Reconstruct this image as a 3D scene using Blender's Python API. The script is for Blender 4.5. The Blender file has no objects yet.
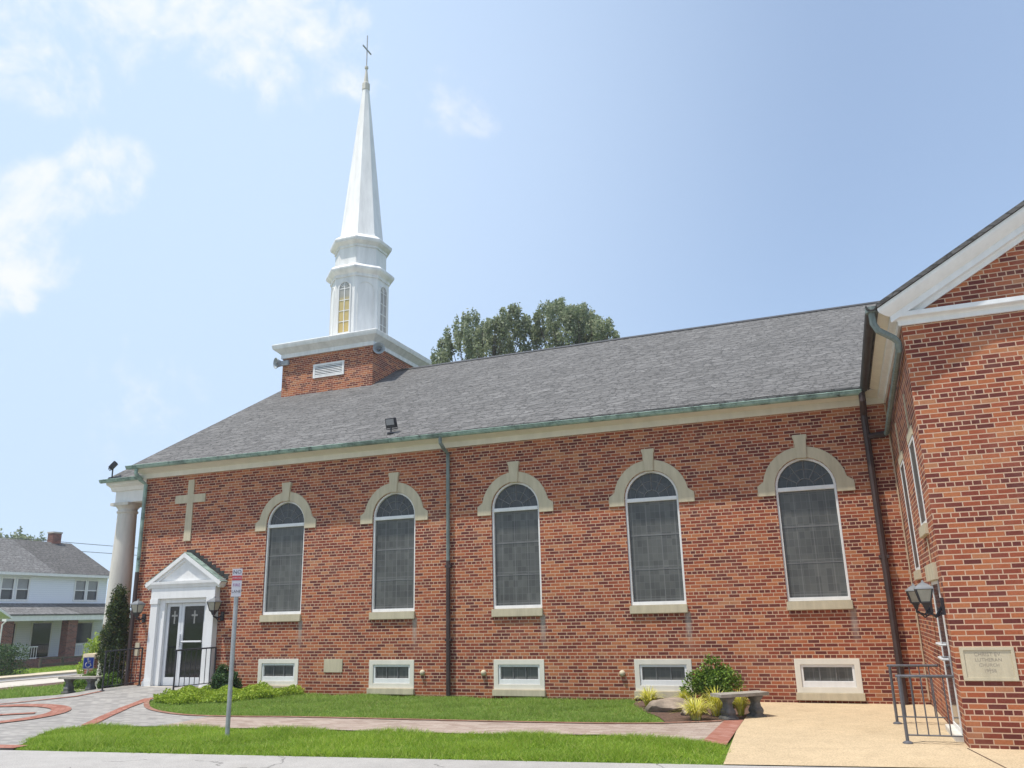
import bpy, bmesh, math, random
import numpy as np
from mathutils import Vector, Matrix
from mathutils.geometry import tessellate_polygon
random.seed(7); rng = np.random.default_rng(11)
R = math.radians
SC = bpy.context.scene
COL = SC.collection

# ------------------------------------------------------------------ camera
cam_d = bpy.data.cameras.new('camera'); cam = bpy.data.objects.new('camera', cam_d); COL.objects.link(cam)
cam_d.sensor_fit = 'HORIZONTAL'; cam_d.sensor_width = 36.0; cam_d.lens = 36.0*815.4/1024
cam_d.clip_start = 0.1; cam_d.clip_end = 3000
cr = Vector((0.93018075, 0.36639603, -0.02275343)); cu = Vector((0.11971407, -0.24416124, 0.96231691)); cf = Vector((-0.34703359, 0.89785257, 0.27097684))
cam.matrix_world = Matrix(((cr.x, cu.x, -cf.x, 16.0017), (cr.y, cu.y, -cf.y, -17.2013), (cr.z, cu.z, -cf.z, 1.7563), (0, 0, 0, 1)))
SC.camera = cam

# ------------------------------------------------------------------ light, sky, exposure
SUN_EL, SUN_AZ = 69.0, 135.0          # azimuth counter-clockwise from +Y
sdir = Vector((-math.cos(R(SUN_EL))*math.sin(R(SUN_AZ)), math.cos(R(SUN_EL))*math.cos(R(SUN_AZ)), math.sin(R(SUN_EL))))
sun_d = bpy.data.lights.new('sun', 'SUN'); sun_d.energy = 3.3; sun_d.angle = R(0.9); sun_d.color = (1.0, 0.95, 0.87)
sun = bpy.data.objects.new('sun', sun_d); COL.objects.link(sun); sun.location = (0, 0, 60)
sun.rotation_euler = (-sdir).to_track_quat('-Z', 'Y').to_euler()
SC.view_settings.view_transform = 'Standard'; SC.view_settings.look = 'None'; SC.view_settings.gamma = 1.0
SC.view_settings.use_curve_mapping = False; SC.view_settings.exposure = 0.64

wd = bpy.data.worlds.new('World'); SC.world = wd; wd.use_nodes = True
nt = wd.node_tree; nt.nodes.clear()
def wn(t, **k):
    n = nt.nodes.new(t)
    for a, b in k.items(): setattr(n, a, b)
    return n
def wmath(op, a, b=None, clamp=False):
    n = wn('ShaderNodeMath', operation=op, use_clamp=clamp)
    for i, v in enumerate((a, b)):
        if v is None: continue
        if isinstance(v, (int, float)): n.inputs[i].default_value = v
        else: nt.links.new(v, n.inputs[i])
    return n.outputs[0]
out = wn('ShaderNodeOutputWorld'); bg = wn('ShaderNodeBackground'); nt.links.new(bg.outputs[0], out.inputs[0])
bg.inputs[1].default_value = 0.115
sky = wn('ShaderNodeTexSky', sky_type='NISHITA', sun_disc=False)
sky.sun_elevation = R(SUN_EL); sky.sun_rotation = R(SUN_AZ); sky.air_density = 1.0; sky.dust_density = 1.0; sky.ozone_density = 1.0
tc = wn('ShaderNodeTexCoord'); D = tc.outputs['Generated']
def dotdir(v):
    n = wn('ShaderNodeVectorMath', operation='DOT_PRODUCT'); nt.links.new(D, n.inputs[0]); n.inputs[1].default_value = Vector(v).normalized(); return n.outputs['Value']
def px_dir(x, y): return (cf + cr*((x-512)/815.4) + cu*((384-y)/815.4)).normalized()
def blob(v, r_in, r_out):
    m = wn('ShaderNodeMapRange', interpolation_type='SMOOTHSTEP')
    nt.links.new(dotdir(v), m.inputs[0]); m.inputs[1].default_value = math.cos(R(r_out)); m.inputs[2].default_value = math.cos(R(r_in)); return m.outputs[0]
def noise(scale, detail, rough, dist=0.0):
    n = wn('ShaderNodeTexNoise'); n.inputs['Scale'].default_value = scale; n.inputs['Detail'].default_value = detail
    n.inputs['Roughness'].default_value = rough; n.inputs['Distortion'].default_value = dist; nt.links.new(D, n.inputs['Vector']); return n.outputs[0]
n1 = noise(8.0, 12, 0.62, 0.35); n2 = noise(24, 10, 0.66, 0.5)
# directions of the cloud banks in the real sky (west-south-west part)
banks = [((110, 175), .5, 4.6, 1.0), ((40, 210), 1.0, 5.0, 1.0), ((25, 250), 1.0, 5.0, .92), ((-40, 250), 2.0, 8.0, 1.0), ((240, 0), 2.0, 10.0, 1.0), ((40, -20), 3, 11, 1.05), ((130, 395), 1.5, 10.0, 0.62), ((450, 110), 0.5, 5.0, 0.62), ((340, 50), 1, 6, .85), ((23, 300), .3, 1.5, 1.0), ((640, 290), 1, 9.0, 0.30)]
tot = None
for (p, a, b, g) in banks:
    m = wmath('MULTIPLY', blob(px_dir(*p), a, b), g)
    tot = m if tot is None else wmath('MAXIMUM', tot, m)
nz = wmath('ADD', wmath('MULTIPLY', n1, 0.72), wmath('MULTIPLY', n2, 0.28))
cm = wn('ShaderNodeMapRange', interpolation_type='SMOOTHSTEP')
nt.links.new(wmath('ADD', wmath('MULTIPLY', tot, 0.34), wmath('MULTIPLY', nz, 0.95)), cm.inputs[0])
cm.inputs[1].default_value = 0.70; cm.inputs[2].default_value = 0.93
cloud = wmath('MULTIPLY', wmath('MULTIPLY', cm.outputs[0], wmath('MULTIPLY', tot, 1.25, True)), 0.95)
# milky summer air: whiter towards the west and the horizon
west = wn('ShaderNodeMapRange', interpolation_type='SMOOTHSTEP'); nt.links.new(dotdir(px_dir(20, 130)), west.inputs[0])
west.inputs[1].default_value = 0.60; west.inputs[2].default_value = 1.0; west.inputs[3].default_value = 0.30; west.inputs[4].default_value = 0.95
mix1 = wn('ShaderNodeMix', data_type='RGBA'); nt.links.new(west.outputs[0], mix1.inputs[0]); nt.links.new(sky.outputs[0], mix1.inputs[6]); mix1.inputs[7].default_value = (3.7, 4.7, 6.15, 1)
mix2 = wn('ShaderNodeMix', data_type='RGBA'); nt.links.new(cloud, mix2.inputs[0]); nt.links.new(mix1.outputs[2], mix2.inputs[6]); mix2.inputs[7].default_value = (5.5, 5.65, 5.85, 1)
nt.links.new(mix2.outputs[2], bg.inputs[0])

# ------------------------------------------------------------------ materials
class Mat:
    def __init__(s, name):
        s.m = bpy.data.materials.new(name); s.m.use_nodes = True; s.t = s.m.node_tree; s.b = s.t.nodes['Principled BSDF']
        s.geo = None
    def n(s, t, **k):
        n = s.t.nodes.new(t)
        for a, b in k.items(): setattr(n, a, b)
        return n
    def l(s, a, b): s.t.links.new(a, b)
    def pos(s):
        if not s.geo: s.geo = s.n('ShaderNodeNewGeometry')
        return s.geo.outputs['Position']
    def math(s, op, a, b=None, clamp=False):
        n = s.n('ShaderNodeMath', operation=op, use_clamp=clamp)
        for i, v in enumerate((a, b)):
            if v is None: continue
            if isinstance(v, (int, float)): n.inputs[i].default_value = v
            else: s.l(v, n.inputs[i])
        return n.outputs[0]
    def noise(s, scale, detail=4, rough=0.6, vec=None):
        n = s.n('ShaderNodeTexNoise'); n.inputs['Scale'].default_value = scale; n.inputs['Detail'].default_value = detail; n.inputs['Roughness'].default_value = rough
        s.l(vec if vec is not None else s.pos(), n.inputs['Vector']); return n.outputs[0]
    def ramp(s, fac, stops, mode='LINEAR'):
        r = s.n('ShaderNodeValToRGB'); r.color_ramp.interpolation = mode
        e = r.color_ramp.elements
        while len(e) < len(stops): e.new(0.5)
        for i, (p, c) in enumerate(stops): e[i].position = p; e[i].color = (c[0], c[1], c[2], 1)
        s.l(fac, r.inputs[0]); return r.outputs[0]
    def mix(s, fac, a, b, blend='MIX'):
        n = s.n('ShaderNodeMix', data_type='RGBA', blend_type=blend)
        for i, v in ((0, fac), (6, a), (7, b)):
            if isinstance(v, (int, float)): n.inputs[i].default_value = v
            elif isinstance(v, tuple): n.inputs[i].default_value = (v[0], v[1], v[2], 1)
            else: s.l(v, n.inputs[i])
        return n.outputs[2]
    def base(s, c):
        if isinstance(c, tuple): s.b.inputs['Base Color'].default_value = (c[0], c[1], c[2], 1)
        else: s.l(c, s.b.inputs['Base Color'])
    def rough(s, r, spec=0.5):
        if isinstance(r, (int, float)): s.b.inputs['Roughness'].default_value = r
        else: s.l(r, s.b.inputs['Roughness'])
        s.b.inputs['Specular IOR Level'].default_value = spec
    def bump(s, h, strength=0.5, dist=0.01):
        n = s.n('ShaderNodeBump'); n.inputs['Strength'].default_value = strength; n.inputs['Distance'].default_value = dist
        s.l(h, n.inputs['Height']); s.l(n.outputs[0], s.b.inputs['Normal'])
    def wall_uv(s, vscale=1.0):
        """u along the wall, v up, for faces of any compass direction"""
        p = s.pos(); sx = s.n('ShaderNodeSeparateXYZ'); s.l(p, sx.inputs[0]); sn = s.n('ShaderNodeSeparateXYZ'); s.l(s.geo.outputs['True Normal'], sn.inputs[0])
        f = s.math('GREATER_THAN', s.math('ABSOLUTE', sn.outputs[0]), s.math('ABSOLUTE', sn.outputs[1]))
        u = s.math('ADD', s.math('MULTIPLY', sx.outputs[1], f), s.math('MULTIPLY', sx.outputs[0], s.math('SUBTRACT', 1.0, f)))
        c = s.n('ShaderNodeCombineXYZ'); s.l(u, c.inputs[0]); s.l(s.math('MULTIPLY', sx.outputs[2], vscale), c.inputs[1]); return c.outputs[0], sx.outputs
    def xy(s):
        return s.pos()
    def brick(s, vec, w, h, mortar, off=0.5, offf=2, sq=1.0, sqf=2, smooth=0.1):
        b = s.n('ShaderNodeTexBrick', offset=off, offset_frequency=offf, squash=sq, squash_frequency=sqf); s.l(vec, b.inputs['Vector'])
        b.inputs['Color1'].default_value = (0, 0, 0, 1); b.inputs['Color2'].default_value = (1, 1, 1, 1); b.inputs['Mortar'].default_value = (0.5, 0.5, 0.5, 1)
        b.inputs['Scale'].default_value = 1.0; b.inputs['Mortar Size'].default_value = mortar; b.inputs['Mortar Smooth'].default_value = smooth
        b.inputs['Brick Width'].default_value = w; b.inputs['Row Height'].default_value = h; return b.outputs['Color'], b.outputs['Fac']
M = {}
def simple(name, c, rough=0.6, var=0.12, scale=6.0, metal=0.0, spec=0.4, bump=0.0, streak=False):
    m = Mat(name)
    v = None
    if streak:
        mp = m.n('ShaderNodeMapping'); m.l(m.pos(), mp.inputs[0]); mp.inputs['Scale'].default_value = (3.0, 3.0, 0.5); v = mp.outputs[0]
    f = m.noise(scale, 5, 0.65, v)
    lo = tuple(x*(1-var) for x in c); hi = tuple(min(1, x*(1+var)) for x in c)
    m.base(m.ramp(f, [(0.3, lo), (0.7, hi)])); m.rough(rough, spec); m.b.inputs['Metallic'].default_value = metal
    if bump: m.bump(m.noise(scale*8, 3), bump, 0.004)
    M[name] = m.m; return m

def brick_mat(name, cols, mortar):
    m = Mat(name); uv, xyz = m.wall_uv()
    c, fac = m.brick(uv, 0.2135, 0.0677, 0.0072, sq=0.5, sqf=6)
    row = m.math('FLOOR', m.math('DIVIDE', xyz[2], 0.0677)); hd = m.math('LESS_THAN', m.math('ABSOLUTE', m.math('SUBTRACT', m.math('MODULO', m.math('ADD', row, 600.0), 6.0), 0.0)), 0.5)
    c = m.math('MULTIPLY', c, m.math('SUBTRACT', 1.0, m.math('MULTIPLY', hd, 0.45)))
    col = m.ramp(c, cols, 'LINEAR')
    tint = m.noise(0.55, 4, 0.6); col = m.mix(m.ramp(tint, [(0.35, (0, 0, 0)), (0.7, (0.5, 0.5, 0.5))]), col, m.mix(1.0, col, (0.86, 0.80, 0.84), 'MULTIPLY'))
    fine = m.noise(38, 3, 0.6); col = m.mix(0.35, col, m.mix(1.0, col, m.ramp(fine, [(0.25, (0.55, 0.55, 0.55)), (0.75, (1.4, 1.4, 1.4))]), 'MULTIPLY'))
    col = m.mix(fac, col, m.mix(m.noise(2.5, 3), mortar, tuple(x*0.82 for x in mortar)))
    # rain streaks and soot, soft vertical
    mp = m.n('ShaderNodeMapping'); m.l(m.pos(), mp.inputs[0]); mp.inputs['Scale'].default_value = (2.2, 2.2, 0.22)
    st = m.noise(1.6, 5, 0.65, mp.outputs[0]); col = m.mix(m.ramp(st, [(0.5, (0, 0, 0)), (0.8, (0.4, 0.4, 0.4))]), col, m.mix(1.0, col, (0.74, 0.72, 0.74), 'MULTIPLY'))
    if name == 'church_brick':   # grey run-off marks below the right ends of the sills, and a damp band near the ground
        du = m.math('MULTIPLY', m.math('ABSOLUTE', m.math('SUBTRACT', m.math('FRACT', m.math('ADD', m.math('DIVIDE', m.math('SUBTRACT', xyz[0], 3.735), 3.1), 0.5)), 0.5)), 3.1)
        def mr(v, a_, b_):
            k = m.n('ShaderNodeMapRange', interpolation_type='SMOOTHSTEP'); m.l(v, k.inputs[0]); k.inputs[1].default_value = a_; k.inputs[2].default_value = b_; return k.outputs[0]
        st2 = m.math('MULTIPLY', m.math('MULTIPLY', m.math('SUBTRACT', 1.0, mr(du, 0.015, 0.09)), mr(xyz[2], 0.9, 1.6)), m.math('LESS_THAN', xyz[2], 1.72))
        st2 = m.math('MULTIPLY', st2, m.math('ADD', 0.25, m.noise(1.1, 3)), True)
        col = m.mix(st2, col, (0.36, 0.31, 0.27))
        blot = m.noise(0.9, 6, 0.7); col = m.mix(m.ramp(blot, [(0.52, (0, 0, 0)), (0.72, (0.35, 0.35, 0.35))]), col, m.mix(0.5, col, (0.50, 0.33, 0.24)))
        low_ = m.math('MULTIPLY', m.math('SUBTRACT', 1.0, mr(m.math('ADD', xyz[2], m.math('MULTIPLY', m.noise(1.5, 4), 0.5)), 0.25, 0.65)), 0.35); col = m.mix(low_, col, m.mix(1.0, col, (0.55, 0.5, 0.48), 'MULTIPLY'))
    m.base(col); m.rough(0.85, 0.25); m.bump(m.math('SUBTRACT', 1.0, fac), 0.6, 0.006); M[name] = m.m
BR = [(0.0, (0.125, 0.033, 0.027)), (0.18, (0.165, 0.041, 0.029)), (0.36, (0.25, 0.061, 0.034)), (0.56, (0.34, 0.090, 0.042)), (0.78, (0.41, 0.130, 0.054)), (0.92, (0.44, 0.160, 0.068)), (1.0, (0.41, 0.18, 0.090))]
brick_mat('church_brick', BR, (0.62, 0.415, 0.285))
brick_mat('house_brick', [(0, (0.10, 0.03, 0.025)), (0.5, (0.20, 0.06, 0.04)), (1, (0.26, 0.09, 0.06))], (0.35, 0.28, 0.24))

def shingle_mat(name, c, v=0.2):
    m = Mat(name); uv, xyz = m.wall_uv(1.99)
    wob = m.noise(1.7, 4, 0.65); cb = m.n('ShaderNodeCombineXYZ'); m.l(m.math('MULTIPLY', wob, 0.55), cb.inputs[1]); m.l(m.math('MULTIPLY', wob, 1.3), cb.inputs[0])
    mp = m.n('ShaderNodeVectorMath', operation='ADD'); m.l(uv, mp.inputs[0]); m.l(cb.outputs[0], mp.inputs[1])
    cc, fac = m.brick(mp.outputs[0], 0.33, 0.145, 0.012, off=0.37, smooth=0.4)
    c2, f2 = m.brick(mp.outputs[0], 0.34, 0.29, 0.04, off=0.41, smooth=0.9)
    col = m.ramp(cc, [(0, tuple(x*(1-v) for x in c)), (0.5, c), (1, tuple(x*(1+v) for x in c))])
    col = m.mix(0.6, col, m.mix(1.0, col, m.ramp(c2, [(0, (0.80, 0.80, 0.80)), (1, (1.16, 1.16, 1.16))]), 'MULTIPLY'))
    big = m.noise(0.4, 5, 0.6); col = m.mix(0.5, col, m.mix(1.0, col, m.ramp(big, [(0.3, (0.88, 0.88, 0.88)), (0.7, (1.1, 1.1, 1.1))]), 'MULTIPLY'))
    col = m.mix(m.math('MULTIPLY', fac, 0.55), col, tuple(x*0.35 for x in c)); col = m.mix(m.math('MULTIPLY', f2, 0.75), col, tuple(x*0.38 for x in c))
    sp = m.n('ShaderNodeMapping'); m.l(uv, sp.inputs[0]); sp.inputs['Scale'].default_value = (4.0, 9.0, 1.0)
    col = m.mix(0.5, col, m.mix(1.0, col, m.ramp(m.noise(1.6, 4, 0.7, sp.outputs[0]), [(0.32, (0.6, 0.6, 0.6)), (0.68, (1.35, 1.35, 1.35))]), 'MULTIPLY'))
    m.base(col); m.rough(0.9, 0.2); m.bump(m.math('SUBTRACT', 1.0, fac), 0.8, 0.012); M[name] = m.m
shingle_mat('grey_shingles', (0.158, 0.154, 0.150), 0.14); shingle_mat('pale_shingles', (0.19, 0.185, 0.18), 0.1); shingle_mat('dark_shingles', (0.135, 0.13, 0.125), 0.1)

simple('white_paint', (0.74, 0.735, 0.72), 0.5, 0.07, 1.8, streak=True)
simple('steeple_white', (0.73, 0.725, 0.71), 0.5, 0.13, 1.4, streak=True)
simple('cream_trim', (0.70, 0.66, 0.57), 0.55, 0.07, 1.2, streak=True)
simple('limestone', (0.51, 0.445, 0.315), 0.8, 0.13, 3.0, bump=0.25, streak=True)
simple('portico_stone', (0.58, 0.55, 0.49), 0.75, 0.12, 2.0, streak=True)
def copper():
    m = Mat('green_copper'); f = m.noise(4.0, 6, 0.7); f2 = m.noise(0.9, 4, 0.6)
    c = m.ramp(f, [(0.33, (0.06, 0.07, 0.062)), (0.41, (0.17, 0.245, 0.215)), (0.52, (0.28, 0.385, 0.335)), (0.8, (0.39, 0.50, 0.445))])
    c = m.mix(m.ramp(f2, [(0.55, (0, 0, 0)), (0.66, (0.7, 0.7, 0.7))]), c, (0.07, 0.085, 0.08))
    m.base(c); m.rough(0.75, 0.3); M['green_copper'] = m.m
copper()
simple('grey_copper', (0.16, 0.195, 0.185), 0.6, 0.35, 5.0, streak=True)
simple('brown_pipe', (0.055, 0.035, 0.032), 0.5, 0.3, 4.0)
simple('dark_pipe', (0.045, 0.042, 0.040), 0.5, 0.35, 5.0)
simple('black_iron', (0.030, 0.030, 0.036), 0.45, 0.2, 9.0)
simple('grey_iron', (0.10, 0.10, 0.11), 0.5, 0.25, 9.0)
simple('galvanised_steel', (0.36, 0.37, 0.38), 0.45, 0.15, 9.0, metal=0.3)
simple('lead_came', (0.17, 0.17, 0.17), 0.5, 0.1)
simple('aluminium', (0.62, 0.63, 0.64), 0.4, 0.06)
simple('conduit_cream', (0.50, 0.38, 0.26), 0.6, 0.08)
def leaded(name, c, glassy=0.28):
    m = Mat(name); uv, xyz = m.wall_uv()
    a, f1 = m.brick(uv, 0.105, 0.145, 0.0045, off=0.0, offf=1, smooth=0.4)
    b, f2 = m.brick(uv, 0.30, 0.66, 0.012, off=0.0, offf=1, smooth=0.5)
    h = m.noise(1.3, 4, 0.6); col = m.ramp(h, [(0.3, tuple(x*0.75 for x in c)), (0.7, tuple(x*1.25 for x in c))])
    col = m.mix(0.55, col, m.mix(1.0, col, m.ramp(a, [(0, (0.6, 0.6, 0.6)), (1, (1.35, 1.38, 1.3))]), 'MULTIPLY'))
    col = m.mix(m.math('MULTIPLY', f1, 0.40), col, tuple(x*2.0 for x in c)); col = m.mix(m.math('MULTIPLY', f2, 0.35), col, tuple(x*2.6 for x in c))
    m.base(col); m.rough(glassy, 0.5); m.bump(m.noise(3.0, 2), 0.12, 0.02); M[name] = m.m
leaded('leaded_glass', (0.085, 0.085, 0.082), 0.34)
leaded('fan_glass', (0.045, 0.047, 0.05), 0.34)
simple('dark_glass', (0.012, 0.013, 0.015), 0.06, 0.3, 1.5, spec=0.6)
simple('window_glass', (0.055, 0.062, 0.075), 0.12, 0.35, 1.2, spec=0.6)
simple('pale_blind', (0.30, 0.30, 0.31), 0.3, 0.1, 2.0, spec=0.5)
def amber():
    m = Mat('amber_glass'); uv, xyz = m.wall_uv(); f = m.noise(1.8, 3); z = m.math('MULTIPLY', m.math('SUBTRACT', xyz[2], 11.2), 0.5)
    c = m.ramp(z, [(0.0, (0.55, 0.40, 0.14)), (0.66, (0.52, 0.42, 0.19)), (0.74, (0.33, 0.32, 0.28)), (1.0, (0.38, 0.38, 0.36))])
    m.base(m.mix(0.3, c, m.mix(1.0, c, m.ramp(f, [(0.3, (0.7, 0.7, 0.7)), (0.7, (1.3, 1.3, 1.3))]), 'MULTIPLY'))); m.rough(0.2, 0.5); M['amber_glass'] = m.m
amber()
simple('lamp_roof_grey', (0.17, 0.18, 0.19), 0.5, 0.15)
simple('grey_glass', (0.34, 0.32, 0.29), 0.25, 0.1, 4.0)
simple('lamp_glass', (0.36, 0.34, 0.27), 0.25, 0.15, 6.0)
simple('horn_grey', (0.33, 0.36, 0.38), 0.5, 0.1)
simple('rock', (0.27, 0.215, 0.165), 0.9, 0.42, 5.0, bump=0.6)
simple('bench_concrete', (0.29, 0.265, 0.225), 0.9, 0.3, 9.0, bump=0.5)
simple('bench_concrete_dark', (0.14, 0.137, 0.13), 0.9, 0.4, 11.0, bump=0.5)
simple('mulch', (0.11, 0.065, 0.045), 0.95, 0.5, 22.0, bump=0.8)
simple('bark', (0.10, 0.08, 0.06), 0.9, 0.3, 8.0, bump=0.6)
simple('sign_white', (0.50, 0.49, 0.53), 0.4, 0.05)
simple('sign_blue', (0.012, 0.05, 0.42), 0.4, 0.05)
simple('sign_ink', (0.05, 0.04, 0.07), 0.5, 0.05)
simple('sign_red', (0.42, 0.05, 0.06), 0.5, 0.1)
simple('sign_purple', (0.24, 0.06, 0.22), 0.5, 0.1)
simple('siding', (0.76, 0.79, 0.84), 0.5, 0.03, 1.0)
def siding():
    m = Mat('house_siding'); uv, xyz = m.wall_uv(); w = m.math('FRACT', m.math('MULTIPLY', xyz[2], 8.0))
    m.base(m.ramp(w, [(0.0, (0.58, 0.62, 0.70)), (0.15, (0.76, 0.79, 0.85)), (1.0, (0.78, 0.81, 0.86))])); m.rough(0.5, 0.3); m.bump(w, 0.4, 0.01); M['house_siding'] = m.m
siding()
simple('engraving', (0.33, 0.28, 0.22), 0.9, 0.1)

def concrete_mat(name, c, v=0.12, speck=0.25, sx=70, cracks=0.0):
    m = Mat(name); big = m.noise(0.35, 6, 0.65); mid = m.noise(3.0, 5, 0.6); sp = m.noise(sx, 2, 0.5)
    col = m.ramp(big, [(0.3, tuple(x*(1-v) for x in c)), (0.72, tuple(x*(1+v) for x in c))])
    col = m.mix(0.5, col, m.mix(1.0, col, m.ramp(mid, [(0.3, (0.82, 0.82, 0.82)), (0.7, (1.12, 1.12, 1.12))]), 'MULTIPLY'))
    col = m.mix(speck, col, m.mix(1.0, col, m.ramp(sp, [(0.35, (0.35, 0.35, 0.35)), (0.6, (1.5, 1.5, 1.5))]), 'MULTIPLY'))
    if cracks:
        wv = m.n('ShaderNodeVectorMath', operation='ADD'); m.l(m.pos(), wv.inputs[0]); nn = m.n('ShaderNodeTexNoise'); nn.inputs['Scale'].default_value = 1.6; nn.inputs['Detail'].default_value = 5; m.l(m.pos(), nn.inputs['Vector']); sc = m.n('ShaderNodeVectorMath', operation='SCALE'); m.l(nn.outputs['Color'], sc.inputs[0]); sc.inputs['Scale'].default_value = 0.7; m.l(sc.outputs[0], wv.inputs[1])
        vo = m.n('ShaderNodeTexVoronoi', feature='DISTANCE_TO_EDGE'); vo.inputs['Scale'].default_value = 0.42; m.l(wv.outputs[0], vo.inputs['Vector'])
        ck = m.math('MULTIPLY', m.math('LESS_THAN', vo.outputs['Distance'], 0.006), m.math('GREATER_THAN', m.noise(0.6, 2), 0.5)); col = m.mix(m.math('MULTIPLY', ck, cracks), col, tuple(x*.3 for x in c))
        stn = m.noise(0.7, 6, 0.7); col = m.mix(m.ramp(stn, [(0.55, (0, 0, 0)), (0.75, (0.45, 0.45, 0.45))]), col, m.mix(1.0, col, (0.68, 0.65, 0.6), 'MULTIPLY'))
    m.base(col); m.rough(0.9, 0.2); m.bump(sp, 0.3, 0.004); M[name] = m.m
concrete_mat('road_concrete', (0.36, 0.345, 0.325), 0.08, cracks=0.6); concrete_mat('beige_aggregate', (0.48, 0.375, 0.24), 0.08, 0.28, 55, cracks=0.18)
concrete_mat('sidewalk', (0.50, 0.46, 0.40)); concrete_mat('asphalt', (0.20, 0.20, 0.205)); concrete_mat('far_concrete', (0.55, 0.47, 0.34))
def paver(name, c1, c2, c3, joint, w=0.2, h=0.1, rot=0.0):
    m = Mat(name); mp = m.n('ShaderNodeMapping'); m.l(m.pos(), mp.inputs[0]); mp.inputs['Rotation'].default_value = (0, 0, rot)
    c, f = m.brick(mp.outputs[0], w, h, 0.005, smooth=0.3)
    col = m.ramp(c, [(0, c1), (0.5, c2), (1, c3)]); big = m.noise(0.8, 5, 0.6)
    col = m.mix(0.6, col, m.mix(1.0, col, m.ramp(big, [(0.3, (0.85, 0.85, 0.85)), (0.7, (1.12, 1.12, 1.12))]), 'MULTIPLY'))
    col = m.mix(m.math('MULTIPLY', f, 0.7), col, joint); m.base(col); m.rough(0.9, 0.2); m.bump(m.math('SUBTRACT', 1.0, f), 0.4, 0.006); M[name] = m.m
paver('grey_pavers', (0.235, 0.226, 0.214), (0.295, 0.283, 0.265), (0.35, 0.335, 0.31), (0.19, 0.17, 0.16))
paver('pink_pavers', (0.275, 0.21, 0.17), (0.34, 0.27, 0.225), (0.38, 0.315, 0.265), (0.22, 0.17, 0.15))
paver('red_pavers', (0.26, 0.105, 0.072), (0.30, 0.135, 0.098), (0.35, 0.18, 0.14), (0.22, 0.10, 0.07), 0.2, 0.1, 0.78)
paver('edging_pavers', (0.22, 0.10, 0.07), (0.27, 0.14, 0.10), (0.32, 0.19, 0.145), (0.17, 0.11, 0.08), 0.1, 0.1, 0.3)
def lawn():
    m = Mat('lawn_soil'); f = m.noise(9, 6, 0.7); f2 = m.noise(0.5, 4)
    c = m.ramp(f, [(0.3, (0.07, 0.11, 0.02)), (0.7, (0.13, 0.20, 0.035))]); c = m.mix(0.4, c, m.mix(1.0, c, m.ramp(f2, [(0.3, (0.7, 0.8, 0.7)), (0.7, (1.3, 1.2, 1.2))]), 'MULTIPLY'))
    m.base(c); m.rough(0.95, 0.1); m.bump(f, 0.6, 0.03); M['lawn_soil'] = m.m
lawn()
def leaf(name, cols, trans=0.30, rough=0.55, patch=0.9):
    m = Mat(name); m.pos(); r = m.geo.outputs['Random Per Island']
    c = m.ramp(r, cols); f = m.noise(patch, 4, 0.6)
    c = m.mix(0.55, c, m.mix(1.0, c, m.ramp(f, [(0.3, (0.70, 0.75, 0.7)), (0.7, (1.25, 1.2, 1.2))]), 'MULTIPLY'))
    m.base(c); m.rough(rough, 0.3)
    tr = m.n('ShaderNodeBsdfTranslucent'); m.l(c, tr.inputs[0]); mx = m.n('ShaderNodeMixShader'); mx.inputs[0].default_value = trans
    m.l(m.b.outputs[0], mx.inputs[1]); m.l(tr.outputs[0], mx.inputs[2]); m.l(mx.outputs[0], m.t.nodes['Material Output'].inputs[0]); M[name] = m.m
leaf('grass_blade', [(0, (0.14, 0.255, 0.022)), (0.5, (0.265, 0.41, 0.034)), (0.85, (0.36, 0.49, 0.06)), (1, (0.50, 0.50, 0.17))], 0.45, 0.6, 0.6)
leaf('dull_grass_blade', [(0, (0.14, 0.24, 0.035)), (0.5, (0.225, 0.36, 0.052)), (0.9, (0.33, 0.43, 0.11)), (1, (0.45, 0.43, 0.18))], 0.45, 0.6, 0.7)  # less saturated blades for the upper lawn and the verge
leaf('tree_leaf', [(0, (0.17, 0.21, 0.12)), (0.5, (0.27, 0.32, 0.18)), (0.9, (0.36, 0.39, 0.25)), (1, (0.45, 0.46, 0.37))], 0.45, 0.5, 0.5)
leaf('boxwood_leaf', [(0, (0.055, 0.105, 0.016)), (0.5, (0.13, 0.225, 0.03)), (0.9, (0.22, 0.33, 0.045)), (1, (0.32, 0.40, 0.09))], 0.25, 0.4, 4)
leaf('dark_leaf', [(0, (0.018, 0.045, 0.014)), (0.6, (0.045, 0.095, 0.026)), (1, (0.11, 0.18, 0.05))], 0.15, 0.35, 4)
leaf('conifer_leaf', [(0, (0.022, 0.040, 0.013)), (0.6, (0.052, 0.085, 0.022)), (0.9, (0.11, 0.145, 0.034)), (1, (0.20, 0.13, 0.055))], 0.2, 0.6, 3)
leaf('lime_leaf', [(0, (0.20, 0.31, 0.03)), (0.5, (0.33, 0.45, 0.04)), (1, (0.46, 0.55, 0.08))], 0.35, 0.5, 3)
leaf('gold_blade', [(0, (0.50, 0.50, 0.05)), (0.5, (0.70, 0.67, 0.11)), (0.85, (0.78, 0.75, 0.26)), (1, (0.80, 0.78, 0.55))], 0.3, 0.5, 5)
leaf('shrub_leaf', [(0, (0.06, 0.12, 0.018)), (0.5, (0.12, 0.22, 0.028)), (1, (0.22, 0.33, 0.05))], 0.3, 0.5, 2)

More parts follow.
